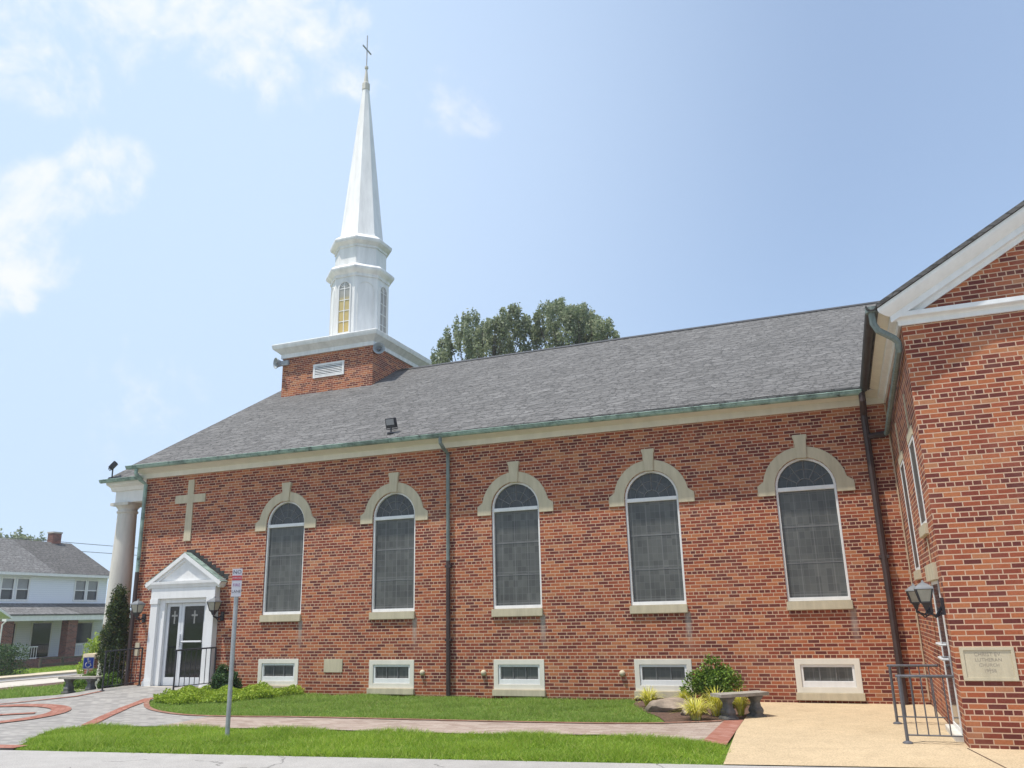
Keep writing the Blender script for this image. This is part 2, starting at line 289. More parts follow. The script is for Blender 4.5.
# ------------------------------------------------------------------ mesh builder
class MB:
    def __init__(s): s.v = []; s.f = []
    def add(s, vs, fs):
        k = len(s.v); s.v += [tuple(p) for p in vs]; s.f += [tuple(i+k for i in f) for f in fs]; return s
    def box(s, x0, x1, y0, y1, z0, z1):
        v = [(x, y, z) for z in (z0, z1) for y in (y0, y1) for x in (x0, x1)]
        return s.add(v, [(0, 2, 3, 1), (4, 5, 7, 6), (0, 1, 5, 4), (2, 6, 7, 3), (0, 4, 6, 2), (1, 3, 7, 5)])
    def obox(s, c, ax, ay, az):
        """box centred at c with half-axis vectors"""
        c, ax, ay, az = map(Vector, (c, ax, ay, az)); v = [c+ax*i+ay*j+az*k for k in (-1, 1) for j in (-1, 1) for i in (-1, 1)]
        return s.add(v, [(0, 2, 3, 1), (4, 5, 7, 6), (0, 1, 5, 4), (2, 6, 7, 3), (0, 4, 6, 2), (1, 3, 7, 5)])
    def plate(s, outline, fn, w0, w1, holes=()):
        loops = [list(outline)] + [list(h) for h in holes]
        tri = tessellate_polygon([[Vector((p[0], p[1], 0)) for p in L] for L in loops])
        flat = [p for L in loops for p in L]; n = len(flat)
        vs = [fn(p[0], p[1], w0) for p in flat] + [fn(p[0], p[1], w1) for p in flat]
        fs = [tuple(t) for t in tri] + [tuple(i+n for i in reversed(t)) for t in tri]
        k = 0
        for L in loops:
            m = len(L)
            for i in range(m): fs.append((k+i, k+(i+1) % m, k+(i+1) % m+n, k+i+n))
            k += m
        return s.add(vs, fs)
    def prism(s, prof, fn, a0, a1):
        """prof polygon (p,q) extruded along a: fn(a,p,q)"""
        n = len(prof); vs = [fn(a0, p, q) for p, q in prof] + [fn(a1, p, q) for p, q in prof]
        fs = [tuple(range(n)), tuple(range(2*n-1, n-1, -1))] + [(i, (i+1) % n, (i+1) % n+n, i+n) for i in range(n)]
        return s.add(vs, fs)
    def tube(s, pts, r, n=8, closed=False):
        pts = [Vector(p) for p in pts]; k0 = len(s.v); N = len(pts); rs = r if isinstance(r, (list, tuple)) else [r]*N; ref = None
        vs = []
        for i, p in enumerate(pts):
            if closed: d = pts[(i+1) % N]-pts[i-1]
            else: d = pts[min(i+1, N-1)]-pts[max(i-1, 0)]
            d.normalize()
            if ref is None: ref = Vector((0, 0, 1)) if abs(d.z) < 0.9 else Vector((1, 0, 0))
            a = d.cross(ref)
            if a.length < 1e-4: a = d.cross(Vector((0.3, 1, 0.2)))
            a.normalize(); b = a.cross(d); ref = b.copy() if abs(b.dot(d)) < .5 else ref
            for j in range(n):
                t = 2*math.pi*j/n; vs.append(p + a*(rs[i]*math.cos(t)) + b*(rs[i]*math.sin(t)))
        fs = []
        for i in range(N if closed else N-1):
            i2 = (i+1) % N
            for j in range(n): fs.append((i*n+j, i*n+(j+1) % n, i2*n+(j+1) % n, i2*n+j))
        if not closed: fs += [tuple(range(n-1, -1, -1)), tuple((N-1)*n+j for j in range(n))]
        return s.add(vs, fs)
    def lathe(s, prof, c=(0, 0, 0), n=20, rot=0.0, M4=None):
        vs = []; c = Vector(c)
        for (r, z) in prof:
            for j in range(n):
                t = 2*math.pi*j/n+rot; p = Vector((r*math.cos(t), r*math.sin(t), z))
                if M4 is not None: p = M4 @ p
                vs.append(p+c)
        m = len(prof); fs = [(i*n+j, i*n+(j+1) % n, (i+1)*n+(j+1) % n, (i+1)*n+j) for i in range(m-1) for j in range(n)]
        fs += [tuple(range(n-1, -1, -1)), tuple((m-1)*n+j for j in range(n))]
        return s.add(vs, fs)
    def build(s, name, mat, parent=None, bev=0.0, smooth=True, recalc=True):
        off = ROOT.get(parent.name, Vector()) if parent else Vector()
        me = bpy.data.meshes.new(name); me.from_pydata([tuple(Vector(p)-off) for p in s.v], [], s.f)
        if recalc or bev:
            bm = bmesh.new(); bm.from_mesh(me); bmesh.ops.recalc_face_normals(bm, faces=bm.faces)
            if bev:
                es = [e for e in bm.edges if len(e.link_faces) == 2 and e.calc_face_angle(0) > 0.5]
                bmesh.ops.bevel(bm, geom=es, offset=bev, segments=2, affect='EDGES', clamp_overlap=True)
            bm.to_mesh(me); bm.free()
        if smooth and len(me.polygons): me.shade_smooth(); me.set_sharp_from_angle(angle=R(32))
        me.materials.append(M[mat]); o = bpy.data.objects.new(name, me); COL.objects.link(o)
        if parent: o.parent = parent; ROOT[o.name] = off
        else: ROOT[o.name] = Vector()
        return o
ROOT = {}
def thing(name, label, cat, loc, group=None):
    o = bpy.data.objects.new(name, None); COL.objects.link(o); o.location = loc; o.empty_display_size = 0.3
    o['label'] = label; o['category'] = cat
    if group: o['group'] = group
    ROOT[o.name] = Vector(loc); return o
def tag(o, label, cat, group=None):
    o['label'] = label; o['category'] = cat
    if group: o['group'] = group
    return o
def kind(o, k): o['kind'] = k; return o
def kids(o): return [c for c in bpy.data.objects if c.parent == o]
def copy_tree(o, parent=None, loc=None):
    c = o.copy(); COL.objects.link(c); c.parent = parent
    ROOT[c.name] = ROOT[o.name]
    if loc is not None: c.location = loc
    for ch in kids(o): copy_tree(ch, c)
    return c
def text_verts(mb, body, size, fn, depth=0.004, align='CENTER'):
    cu_ = bpy.data.curves.new('t', 'FONT'); cu_.body = body; cu_.size = size; cu_.align_x = align; cu_.align_y = 'CENTER'; cu_.resolution_u = 2
    to = bpy.data.objects.new('t', cu_); COL.objects.link(to); dg = bpy.context.evaluated_depsgraph_get()
    me = bpy.data.meshes.new_from_object(to.evaluated_get(dg))
    vs = [fn(v.co.x, v.co.y, 0) for v in me.vertices]; fs = [tuple(p.vertices) for p in me.polygons]
    mb.add(vs, fs); bpy.data.objects.remove(to); bpy.data.meshes.remove(me); bpy.data.curves.remove(cu_)

# ------------------------------------------------------------------ ground
def ss(a, b, x):
    t = min(1, max(0, (x-a)/(b-a))); return t*t*(3-2*t)
def h(x, y):
    return 0.15*(1-ss(1.0, 4.8, x))*ss(-3.5, -0.3, y)*ss(-2.7, -1.4, x) + 0.03*(1-ss(4.0, 12.5, x))*ss(-5, -2, y) - 0.03*max(0, min(26, -5.5-x))
def sheet(name, poly, off, mat, step=0.45, hole=None):
    bm = bmesh.new(); vs = [bm.verts.new((p[0], p[1], 0)) for p in poly]; bm.faces.new(vs)
    bmesh.ops.triangulate(bm, faces=bm.faces[:])
    xs = [p[0] for p in poly]; ys = [p[1] for p in poly]
    for axis, lo, hi in ((0, min(xs), max(xs)), (1, min(ys), max(ys))):
        a, b = (max(lo, -9), min(hi, 16)) if axis == 0 else (max(lo, -6), min(hi, 1.5))
        k = a+step
        while k < b:
            no = (1, 0, 0) if axis == 0 else (0, 1, 0); co = (k, 0, 0) if axis == 0 else (0, k, 0)
            bmesh.ops.bisect_plane(bm, geom=bm.verts[:]+bm.edges[:]+bm.faces[:], plane_co=co, plane_no=no); k += step
    for k in (-5.5, -31.5):
        bmesh.ops.bisect_plane(bm, geom=bm.verts[:]+bm.edges[:]+bm.faces[:], plane_co=(k, 0, 0), plane_no=(1, 0, 0))
    for v in bm.verts: v.co.z = h(v.co.x, v.co.y)+off
    for f in bm.faces:
        f.normal_update()
        if f.normal.z < 0: f.normal_flip()
    me = bpy.data.meshes.new(name); bm.to_mesh(me); bm.free(); me.materials.append(M[mat]); o = bpy.data.objects.new(name, me); COL.objects.link(o)
    return kind(o, 'structure')
sheet('ground', [(-1200, -900), (1200, -900), (1200, 1500), (-1200, 1500)], 0.0, 'lawn_soil')
sheet('road', [(-9, -9.65), (4.48, -7.93), (9.06, -7.40), (11.95, -7.06), (14.47, -6.74), (17.6, -6.3), (26, -5.4), (60, -4), (60, -40), (-9, -40)], 0.012, 'road_concrete')
sheet('paved_plaza', [(-1.95, 0.02), (-1.55, 0.3), (1.6, 0.3), (1.65, -0.5), (1.5, -1.5), (1.5, -2.30), (2.27, -3.05), (3.13, -3.57), (4.06, -3.90), (4.67, -3.97), (4.70, -5.32), (3.50, -5.6), (3.12, -5.95), (3.42, -6.6), (4.48, -7.90), (-9, -9.6), (-8.0, -6.0), (-3.5, -2.55)], 0.020, 'grey_pavers')
sheet('brick_path', [(4.66, -3.96), (5.05, -3.94), (6.49, -3.78), (8.5, -3.70), (10.38, -3.64), (12.05, -3.52), (12.97, -3.36), (13.98, -2.90), (13.98, -5.10), (13.36, -4.94), (12.42, -4.74), (10.95, -5.02), (9.27, -5.09), (7.41, -5.10), (6.14, -5.26), (4.68, -5.32)], 0.021, 'pink_pavers')
sheet('concrete_pad', [(14.20, 0.3), (14.30, -4.0), (14.475, -6.76), (17.6, -6.32), (26, -5.42), (28, 0.3)], 0.024, 'beige_aggregate')
sheet('brick_band', [(13.98, -2.88), (14.27, -2.75), (14.33, -5.36), (13.98, -5.12)], 0.028, 'red_pavers')
sheet('planting_bed', [(11.9, 0.1), (14.22, 0.1), (14.25, -2.72), (13.98, -2.93), (13.2, -3.45), (12.85, -2.5), (12.35, -1.6), (11.95, -0.6)], 0.014, 'mulch')
# red brick lines laid in the plaza
def ribbon(name, pts, w, off, mat):
    P = [Vector((p[0], p[1], 0)) for p in pts]; L = []; Rr = []
    for i, p in enumerate(P):
        d = (P[min(i+1, len(P)-1)]-P[max(i-1, 0)]).normalized(); nn = Vector((-d.y, d.x, 0))*w/2; L.append(p+nn); Rr.append(p-nn)
    return sheet(name, [(p.x, p.y) for p in L+Rr[::-1]], off, mat)
def smooth_poly(pts, n=6):
    P = [Vector((p[0], p[1], 0)) for p in pts]; res = []
    for i in range(len(P)-1):
        p0, p1, p2, p3 = P[max(i-1, 0)], P[i], P[i+1], P[min(i+2, len(P)-1)]
        for k in range(n):
            t = k/n; res.append(0.5*((2*p1)+(p2-p0)*t+(2*p0-5*p1+4*p2-p3)*t*t+(3*p1-p0-3*p2+p3)*t**3))
    res.append(P[-1]); return [(p.x, p.y) for p in res]
ribbon('brick_line', [(3.3, -5.55), (2.5, -4.4), (1.75, -3.2), (1.3, -2.1)], 0.22, 0.034, 'red_pavers')
ribbon('brick_line', [(-4.4, -5.6), (-2.2, -3.3), (-1.0, -2.0), (-1.0, -1.3)], 0.12, 0.033, 'red_pavers')
ribbon('brick_line', [(-8.8, -9.35), (-2, -8.5), (4.45, -7.75)], 0.28, 0.034, 'red_pavers')
ribbon('brick_edging', smooth_poly([(1.30, -2.0), (1.5, -2.36), (2.26, -3.10), (3.12, -3.62), (4.06, -3.94), (5.05, -3.98), (6.49, -3.82), (8.5, -3.74), (10.38, -3.68), (12.05, -3.57), (12.97, -3.40), (13.95, -2.95)]), 0.11, 0.033, 'edging_pavers')
ribbon('pad_joint', [(17.20, -4.98), (17.42, -6.34)], 0.016, 0.029, 'mulch')
RC = Vector((-0.75, -5.15)); 
def ell(r, n=40): return [(RC.x+r*math.cos(2*math.pi*i/n), RC.y+r*math.sin(2*math.pi*i/n)) for i in range(n)]
def ring_sheet(name, r0, r1, off, mat, n=48):
    a, b = ell(r1, n), ell(r0, n); bm = bmesh.new()
    va = [bm.verts.new((p[0], p[1], h(*p)+off)) for p in a]; vb = [bm.verts.new((p[0], p[1], h(*p)+off)) for p in b]
    for i in range(n): bm.faces.new((va[i], va[(i+1) % n], vb[(i+1) % n], vb[i]))
    for f in bm.faces:
        f.normal_update()
        if f.normal.z < 0: f.normal_flip()
    me = bpy.data.meshes.new(name); bm.to_mesh(me); bm.free(); me.materials.append(M[mat]); o = bpy.data.objects.new(name, me); COL.objects.link(o); return kind(o, 'structure')
ring_sheet('brick_circle', 1.75, 2.12, 0.036, 'red_pavers')
dd = Vector((0.8, 0.6)).normalized(); ee = Vector((-dd.y, dd.x))
def pt(a, b): q = RC+dd*a+ee*b; return (q.x, q.y)
sheet('brick_emblem', [pt(-1.7, .12), pt(.25, .12), pt(.25, .8), pt(.5, .8), pt(.5, .12), pt(1.5, .12), pt(1.5, -.12), pt(.5, -.12), pt(.5, -.8), pt(.25, -.8), pt(.25, -.12), pt(-1.7, -.12)], 0.037, 'red_pavers')
# the street in front of the church (west), its two pavements
sheet('sidewalk', [(-11.2, -60), (-7.5, -60), (-7.5, 80), (-11.2, 80)], 0.02, 'sidewalk')
sheet('street', [(-14.1, -200), (-11.35, -200), (-11.35, 300), (-14.1, 300)], 0.012, 'asphalt')
sheet('far_sidewalk', [(-17.4, -60), (-14.1, -60), (-14.1, 80), (-17.4, 80)], 0.05, 'far_concrete')
sheet('dark_strip', [(-7.5, -12), (-6.0, -9.2), (-6.0, 60), (-7.5, 60)], 0.016, 'mulch')  # flat dark brown strip between the sidewalk and the verge
b = MB(); b.prism([(-11.4, -.5), (-11.4, -.09), (-11.19, -.09), (-11.19, -.5)], lambda a, p, q: (p, a, q), -60, 80); kind(b.build('kerb', 'sidewalk'), 'structure')
b = MB(); b.prism([(-14.12, -.6), (-14.12, -.14), (-13.92, -.14), (-13.92, -.6)], lambda a, p, q: (p, a, q), -60, 80); kind(b.build('far_kerb', 'far_concrete'), 'structure')

# ------------------------------------------------------------------ church
CH = thing('church', 'red brick church with white steeple, grey shingle roof and arched windows', 'church', (8.0, 6.5, 0.0))
FAC = lambda u, v, w: (u, -w, v)                       # nave wall facing the lawn
WX, WY = 17.23, -4.95
WL = lambda u, v, w: (WX-w, u, v)                      # wing wall facing left
WF = lambda u, v, w: (u, WY-w, v)                      # wing gable front
def arch(cx, hw, z0, zs, n=16, r=None):
    r = r or hw; return [(cx-hw, z0), (cx+hw, z0)] + [(cx+r*math.cos(math.pi*i/n), zs+r*math.sin(math.pi*i/n)) for i in range(n+1)]
def rect(u0, u1, v0, v1): return [(u0, v0), (u1, v0), (u1, v1), (u0, v1)]
XW = [3.155+3.1*k for k in range(5)]; ZS = 4.06; HW = 0.575
holes = [arch(x, HW, 1.80, ZS) for x in XW] + [rect(x-.575, x+.575, .12, .80) for x in XW] + [rect(-.62, 1.06, .0, 2.32)]
b = MB(); b.plate(rect(-1.55, WX+.01, -.4, 5.68), FAC, 0, -.34, holes); b.build('nave_wall', 'church_brick', CH)
YB = 13.2; RY, SL = 6.5, 0.5833
ez = 5.87; ridge = ez+SL*(RY+.45)
b = MB()  # gable ends and rear
b.prism([(0.34, -.4), (0.34, 5.9), (RY, ridge-.12), (YB-.34, 5.9), (YB-.34, -.4)], lambda a, p, q: (a, p, q), -1.55, -1.25); b.box(-1.55, 30, YB-.34, YB, -.4, 5.7)
b.build('gable_wall', 'church_brick', CH)
b = MB(); y2 = 2*RY+.45
b.prism([(-.45, ez), (RY, ridge), (y2, ez), (y2, ez-.05), (RY, ridge-.06), (-.45, ez-.05)], lambda a, p, q: (a, p, q), -1.76, 30); b.build('nave_roof', 'grey_shingles', CH)
b = MB(); b.prism([(RY-.16, ridge-.07), (RY, ridge+.03), (RY+.16, ridge-.07), (RY, ridge+.005)], lambda a, p, q: (a, p, q), 2.7, 22); b.build('roof_ridge', 'dark_pipe', CH)
b = MB(); b.prism([(-.004, 5.57), (-.06, 5.57), (-.06, 5.70), (-.10, 5.71), (-.30, 5.77), (-.36, 5.78), (-.36, 5.835), (-.004, 5.835)], lambda a, p, q: (a, p, q), -1.70, WX); b.build('eave_cornice', 'cream_trim', CH)
def gutter(mb, fn, a0, a1):
    n = 8; o_ = [(-.36-.075+.075*math.cos(math.pi*(1+i/n)), 5.85+.085*math.sin(math.pi*(1+i/n))) for i in range(n+1)]
    i_ = [(-.36-.075+.062*math.cos(math.pi*(1+i/n)), 5.85+.070*math.sin(math.pi*(1+i/n))) for i in range(n+1)][::-1]
    mb.prism(o_+i_, fn, a0, a1)
    mb.tube([fn(a0, -.515, 5.852), fn(a1, -.515, 5.852)], 0.011, 6)
    k = a0+.4
    while k < a1: mb.prism([(-.36, 5.858), (-.515, 5.866), (-.515, 5.872), (-.36, 5.865)], fn, k, k+.03); k += .8
b = MB(); gutter(b, lambda a, p, q: (a, p, q+.012-(a)*.005), -1.84, 16.80); b.build('gutter', 'green_copper', CH)
# downspouts: upper leg in copper, lower in brown iron
def rpipe(mb, pts, w=0.045, d=0.035): mb.tube(pts, w, 8)
b = MB(); rpipe(b, [(7.70, -.44, 5.76), (7.70, -.44, 5.62), (7.72, -.30, 5.50), (7.72, -.075, 5.42), (7.72, -.075, 2.92)]); ds = b.build('downspout', 'grey_copper', CH)
b = MB(); rpipe(b, [(7.72, -.075, 2.95), (7.72, -.075, .06)], .052); b.box(7.65, 7.79, -.11, -.003, 2.8, 2.85); b.box(7.65, 7.79, -.11, -.003, 1.2, 1.25); b.build('lower_pipe', 'brown_pipe', ds)
b = MB(); rpipe(b, [(-1.50, -.44, 5.78), (-1.50, -.44, 5.66), (-1.47, -.30, 5.50), (-1.47, -.085, 5.40), (-1.47, -.085, 3.0)], .05); ds = b.build('downspout', 'green_copper', CH)
b = MB(); rpipe(b, [(-1.47, -.085, 3.05), (-1.47, -.085, .2)], .055); b.build('lower_pipe', 'brown_pipe', ds)
b = MB(); rpipe(b, [(16.80, -.44, 5.74), (16.80, -.44, 5.58), (16.80, -.30, 5.46), (16.80, -.085, 5.36), (16.80, -.085, .05)], .062); b.box(16.71, 16.89, -.13, -.003, 2.6, 2.66)
b.tube([(16.80, -.085, 4.93), (17.13, -.085, 4.95)], .06, 8); b.build('downspout', 'brown_pipe', CH)

def arched_window():
    f = MB(); wf = .046
    f.plate(arch(0, HW, 1.86, ZS), FAC, -.03, -.12, [arch(0, HW-wf, 1.93, ZS)])
    f.box(-HW+.04, HW-.04, .02, .13, 3.985, 4.065)
    fr = f.build('arched_window', 'white_paint', CH, .006)
    g = MB(); g.box(-HW+.05, HW-.05, .085, .10, 1.92, 3.99); gl = g.build('window_pane', 'leaded_glass', fr)
    g = MB(); g.plate(arch(0, HW-.05, 4.06, ZS), FAC, -.085, -.10); g.build('fanlight', 'fan_glass', fr)
    g = MB()
    for i in range(1, 6):
        t = math.pi*i/6; g.tube([(.17*math.cos(t), .08, ZS+.17*math.sin(t)), (.52*math.cos(t), .08, ZS+.52*math.sin(t))], .011, 4)
    g.tube([(.17*math.cos(math.pi*i/12), .08, ZS+.17*math.sin(math.pi*i/12)) for i in range(13)], .011, 4)
    g.tube([(.36*math.cos(math.pi*i/16), .08, ZS+.36*math.sin(math.pi*i/16)) for i in range(17)], .008, 4)
    g.build('came', 'lead_came', fr)
    for z in (2.58, 3.28): g = MB(); g.box(-.52, .52, .080, .0845, z-.008, z+.008); g.build('window_bar', 'lead_came', fr)
    g = MB(); g.box(-HW-.02, HW+.02, -.055, .25, 1.695, 1.858); g.build('sill', 'limestone', fr, .008)
    s = MB(); ro, ri = .805, HW+.002; n = 18; o_ = [(ro*math.cos(math.pi*i/n), ZS+ro*math.sin(math.pi*i/n)) for i in range(n+1)]
    i_ = [(ri*math.cos(math.pi*i/n), ZS+ri*math.sin(math.pi*i/n)) for i in range(n, -1, -1)]
    c1 = math.asin((4.12-ZS)/ro); 
    o_ = [(.914, 3.914), (.914, 4.12)] + [p for p in o_ if p[1] > 4.13] + [(-.914, 4.12), (-.914, 3.914)]
    s.plate(o_ + [(-ri, 3.914)] + i_[1:-1] + [(ri, 3.914)] if False else o_ + [(-ri, 3.914)] + i_ + [(ri, 3.914)], FAC, .028, -.05)
    s.build('stone_arch', 'limestone', fr, .006)
    k = MB(); k.plate([(-.095, 4.62), (.095, 4.62), (.122, 5.02), (.138, 5.03), (.14, 5.10), (-.14, 5.10), (-.138, 5.03), (-.122, 5.02)], FAC, .06, -.04); k.build('keystone', 'limestone', fr, .008)
    return fr
def place(root, dx): root.location.x += dx
aw = arched_window()
for k in range(1, 5): copy_tree(aw, CH, aw.location+Vector((XW[k], 0, 0)))
aw.location.x += XW[0]

def basement_window():
    f = MB(); f.plate(rect(-.58, .58, .20, .805), FAC, .012, -.12, [rect(-.475, .475, .30, .70)]); fr = f.build('basement_window', 'cream_trim', CH, .005)
    g = MB(); g.plate(rect(-.474, .474, .301, .699), FAC, -.01, -.10, [rect(-.43, .43, .405, .655)]); g.build('sash', 'white_paint', fr, .004)
    g = MB(); g.box(-.435, .435, .055, .07, .40, .66); g.build('window_pane', 'leaded_glass', fr)
    for x in (-.145, .145): g = MB(); g.box(x-.009, x+.009, .03, .056, .404, .656); g.build('muntin', 'lead_came', fr)
    g = MB(); g.box(-.60, .60, -.07, .1, .07, .20); g.build('sill', 'limestone', fr, .008)
    return fr
bw = basement_window()
for k in range(1, 5): copy_tree(bw, CH, bw.location+Vector((XW[k], 0, 0)))
bw.location += Vector((XW[0], 0, .03))

# stone cross on the wall, stone tablet, vents, meter plate
b = MB(); cx = .06; b.plate([(cx-.115, 3.80), (cx+.115, 3.80), (cx+.10, 4.80), (cx+.50, 4.80), (cx+.50, 5.02), (cx+.10, 5.02), (cx+.095, 5.42), (cx-.095, 5.42), (cx-.10, 5.02), (cx-.50, 5.02), (cx-.50, 4.80), (cx-.10, 4.80)], FAC, .03, -.03); b.build('stone_cross', 'limestone', CH, .006)
b = MB(); b.plate(rect(4.45, 4.96, .53, .83), FAC, .015, -.05); b.build('stone_tablet', 'limestone', CH, .005)
b = MB(); b.plate(rect(-1.36, -1.21, .92, 1.25), FAC, .03, -.02); b.build('meter_plate', 'limestone', CH, .004)
for x in (7.05, 8.54, 11.62):
    b = MB(); b.lathe([(.02, -.02), (.06, -.01), (.062, .03), (.045, .06), (.02, .075)], (x, 0, .535), 12, 0, Matrix.Rotation(R(90), 4, 'X')); b.build('vent_cap', 'limestone', CH)

# entrance portal
PX = .22
b = MB()
for s in (-1, 1):
    x0, x1 = sorted((PX+s*1.03, PX+s*.80)); b.box(x0, x1, -.18, -.002, .38, 2.20)
    b.box(x0-.03, x1+.03, -.215, -.002, .14, .32); b.box(x0-.015, x1+.015, -.195, -.002, .32, .38); b.box(x0-.02, x1+.02, -.20, -.002, 2.20, 2.33)
b.box(PX-1.04, PX+1.04, -.185, -.002, 2.33, 2.60)
b.box(PX-.80, PX-.62, -.10, .2, .14, 2.33); b.box(PX+.69, PX+.80, -.10, .2, .14, 2.33); b.box(PX-.62, PX+.69, -.10, .2, 2.22, 2.33)
po = b.build('entrance_portal', 'white_paint', CH, .006)
b = MB(); ap = 3.47
b.prism([(-.002, 2.60), (-.20, 2.60), (-.21, 2.66), (-.235, 2.69), (-.24, 2.76), (-.002, 2.78)], lambda a, p, q: (a, p, q), PX-1.20, PX+1.20)
b.plate([(PX-1.0, 2.77), (PX+1.0, 2.77), (PX, ap-.12)], FAC, .15, .002)
for s in (-1, 1):
    e0 = Vector((PX+s*1.24, 0, 2.70)); e1 = Vector((PX, 0, ap)); d = (e1-e0).normalized(); nn = Vector((-d.z*s, 0, d.x*s)); nn = nn if nn.z > 0 else -nn
    for (w0, w1, dep) in ((-.002, -.10, .24), (-.10, -.17, .19)):
        v = [e0+nn*w0, e1+Vector((0, 0, w0/nn.z)), e1+Vector((0, 0, w1/nn.z)), e0+nn*w1]; b.plate([(p.x, p.z) for p in v], FAC, dep, .002)
b.build('pediment', 'white_paint', po, .004)
b = MB()
for s in (-1, 1):
    e0 = Vector((PX+s*1.255, 0, 2.703)); e1 = Vector((PX, 0, ap+.004)); up = Vector((0, 0, .012)); b.plate([(p.x, p.z) for p in (e0, e1, e1+up, e0+up)], FAC, .233, -.001)
b.build('portal_roof', 'green_copper', po)
b = MB()
for s in (-1, 1):   # stepped lead flashing where the little roof meets the wall
    for i in range(9):
        t = (i+.5)/9; x = PX+s*1.26*(1-t); z = 2.72+(ap-2.72)*t; b.box(x-.075, x+.075, -.012, -.001, z+.0, z+.135)
b.build('step_flashing', 'dark_pipe', po)
def leafdoor(x0, x1, nm):
    f = MB(); f.plate(rect(x0, x1, .20, 2.215), FAC, .02, -.05, [rect(x0+.085, x1-.085, .40, 2.13)]); d = f.build(nm, 'aluminium', po, .004)
    g = MB(); g.plate(rect(x0+.08, x1-.08, .39, 2.14), FAC, -.01, -.025); g.build('door_pane', 'dark_glass', d)
    c = (x0+x1)/2; g = MB(); g.plate([(c-.022, 1.70), (c+.022, 1.70), (c+.022, 1.88), (c+.095, 1.88), (c+.095, 1.925), (c+.022, 1.925), (c+.022, 2.02), (c-.022, 2.02), (c-.022, 1.925), (c-.095, 1.925), (c-.095, 1.88), (c-.022, 1.88)], FAC, -.004, -.009); g.build('glass_cross', 'grey_glass', d)
    return d
d1 = leafdoor(PX-.61, PX-.13, 'narrow_door'); d2 = leafdoor(PX-.125, PX+.68, 'wide_door')
g = MB(); g.tube([(PX-.03, -.06, 1.26), (PX+.60, -.06, 1.26)], .022, 8); g.build('push_bar', 'aluminium', d2)
g = MB(); g.box(PX-.13, PX-.09, -.07, -.02, 1.15, 1.45); g.build('door_handle', 'aluminium', d2)
b = MB(); b.box(PX-.85, PX+.85, -.32, .2, .0, .20); b.build('threshold', 'sidewalk', po, .006)

# ------------------------------------------------------------------ steeple
TX0, TX1, TY0, TY1 = -1.0, 2.56, 4.95, 8.35
b = MB(); b.box(TX0, TX1, TY0, TY1, 8.3, 10.5); tw = b.build('tower_base', 'church_brick', CH)
def sq_ring(mb, prof):
    """mitred square cornice round the tower base; prof (overhang, z)"""
    rings = [[(TX0-o_, TY0-o_, z), (TX1+o_, TY0-o_, z), (TX1+o_, TY1+o_, z), (TX0-o_, TY1+o_, z)] for o_, z in prof]
    vs = [p for r_ in rings for p in r_]; n = len(rings)
    fs = [(i*4+j, i*4+(j+1) % 4, (i+1)*4+(j+1) % 4, (i+1)*4+j) for i in range(n-1) for j in range(4)] + [(0, 1, 2, 3), tuple((n-1)*4+j for j in range(4))]
    mb.add(vs, fs)
b = MB(); sq_ring(b, [(.0, 10.38), (.05, 10.38), (.05, 10.52), (.08, 10.54), (.13, 10.59), (.20, 10.64), (.23, 10.67), (.25, 10.68), (.27, 10.72), (.29, 10.83), (.27, 10.85), (-.2, 10.92)]); b.build('tower_cornice', 'steeple_white', tw)
b = MB(); b.plate(rect(.27, 1.48, 9.52, 10.0), lambda u, v, w: (u, TY0-w, v), .03, .002, [rect(.34, 1.41, 9.59, 9.93)]); lv = b.build('louvre', 'steeple_white', tw)
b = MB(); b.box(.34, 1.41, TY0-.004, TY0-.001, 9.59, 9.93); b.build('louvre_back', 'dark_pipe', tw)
b = MB()
for i in range(6):
    z = 9.60+i*.056; b.prism([(-.004, z+.035), (-.028, z), (-.028, z+.008), (-.004, z+.043)], lambda a, p, q: (a, TY0+p, q), .345, 1.405)
b.build('louvre_slats', 'steeple_white', tw)
SX, SY = .90, 6.68
def octa(mb, prof, rot=R(22.5), n=8): mb.lathe(prof, (SX, SY, 0), n, rot)
b = MB(); octa(b, [(1.14, 10.85), (1.14, 11.15), (1.06, 11.20), (1.05, 13.44)]); bf = b.build('belfry', 'steeple_white', CH)
b = MB(); octa(b, [(1.05, 13.40), (1.09, 13.40), (1.09, 13.50), (1.12, 13.54), (1.22, 13.60), (1.255, 13.66), (1.255, 13.72), (1.16, 13.82), (.96, 13.92)]); b.build('belfry_cornice', 'steeple_white', bf)
b = MB(); octa(b, [(.95, 13.85), (.935, 14.6), (.97, 14.60), (.97, 14.68), (1.00, 14.71), (1.12, 14.78), (1.145, 14.84), (1.145, 14.90), (1.06, 14.98), (.90, 15.10)]); b.build('upper_drum', 'steeple_white', bf)
apo = 1.053*math.cos(R(22.5))
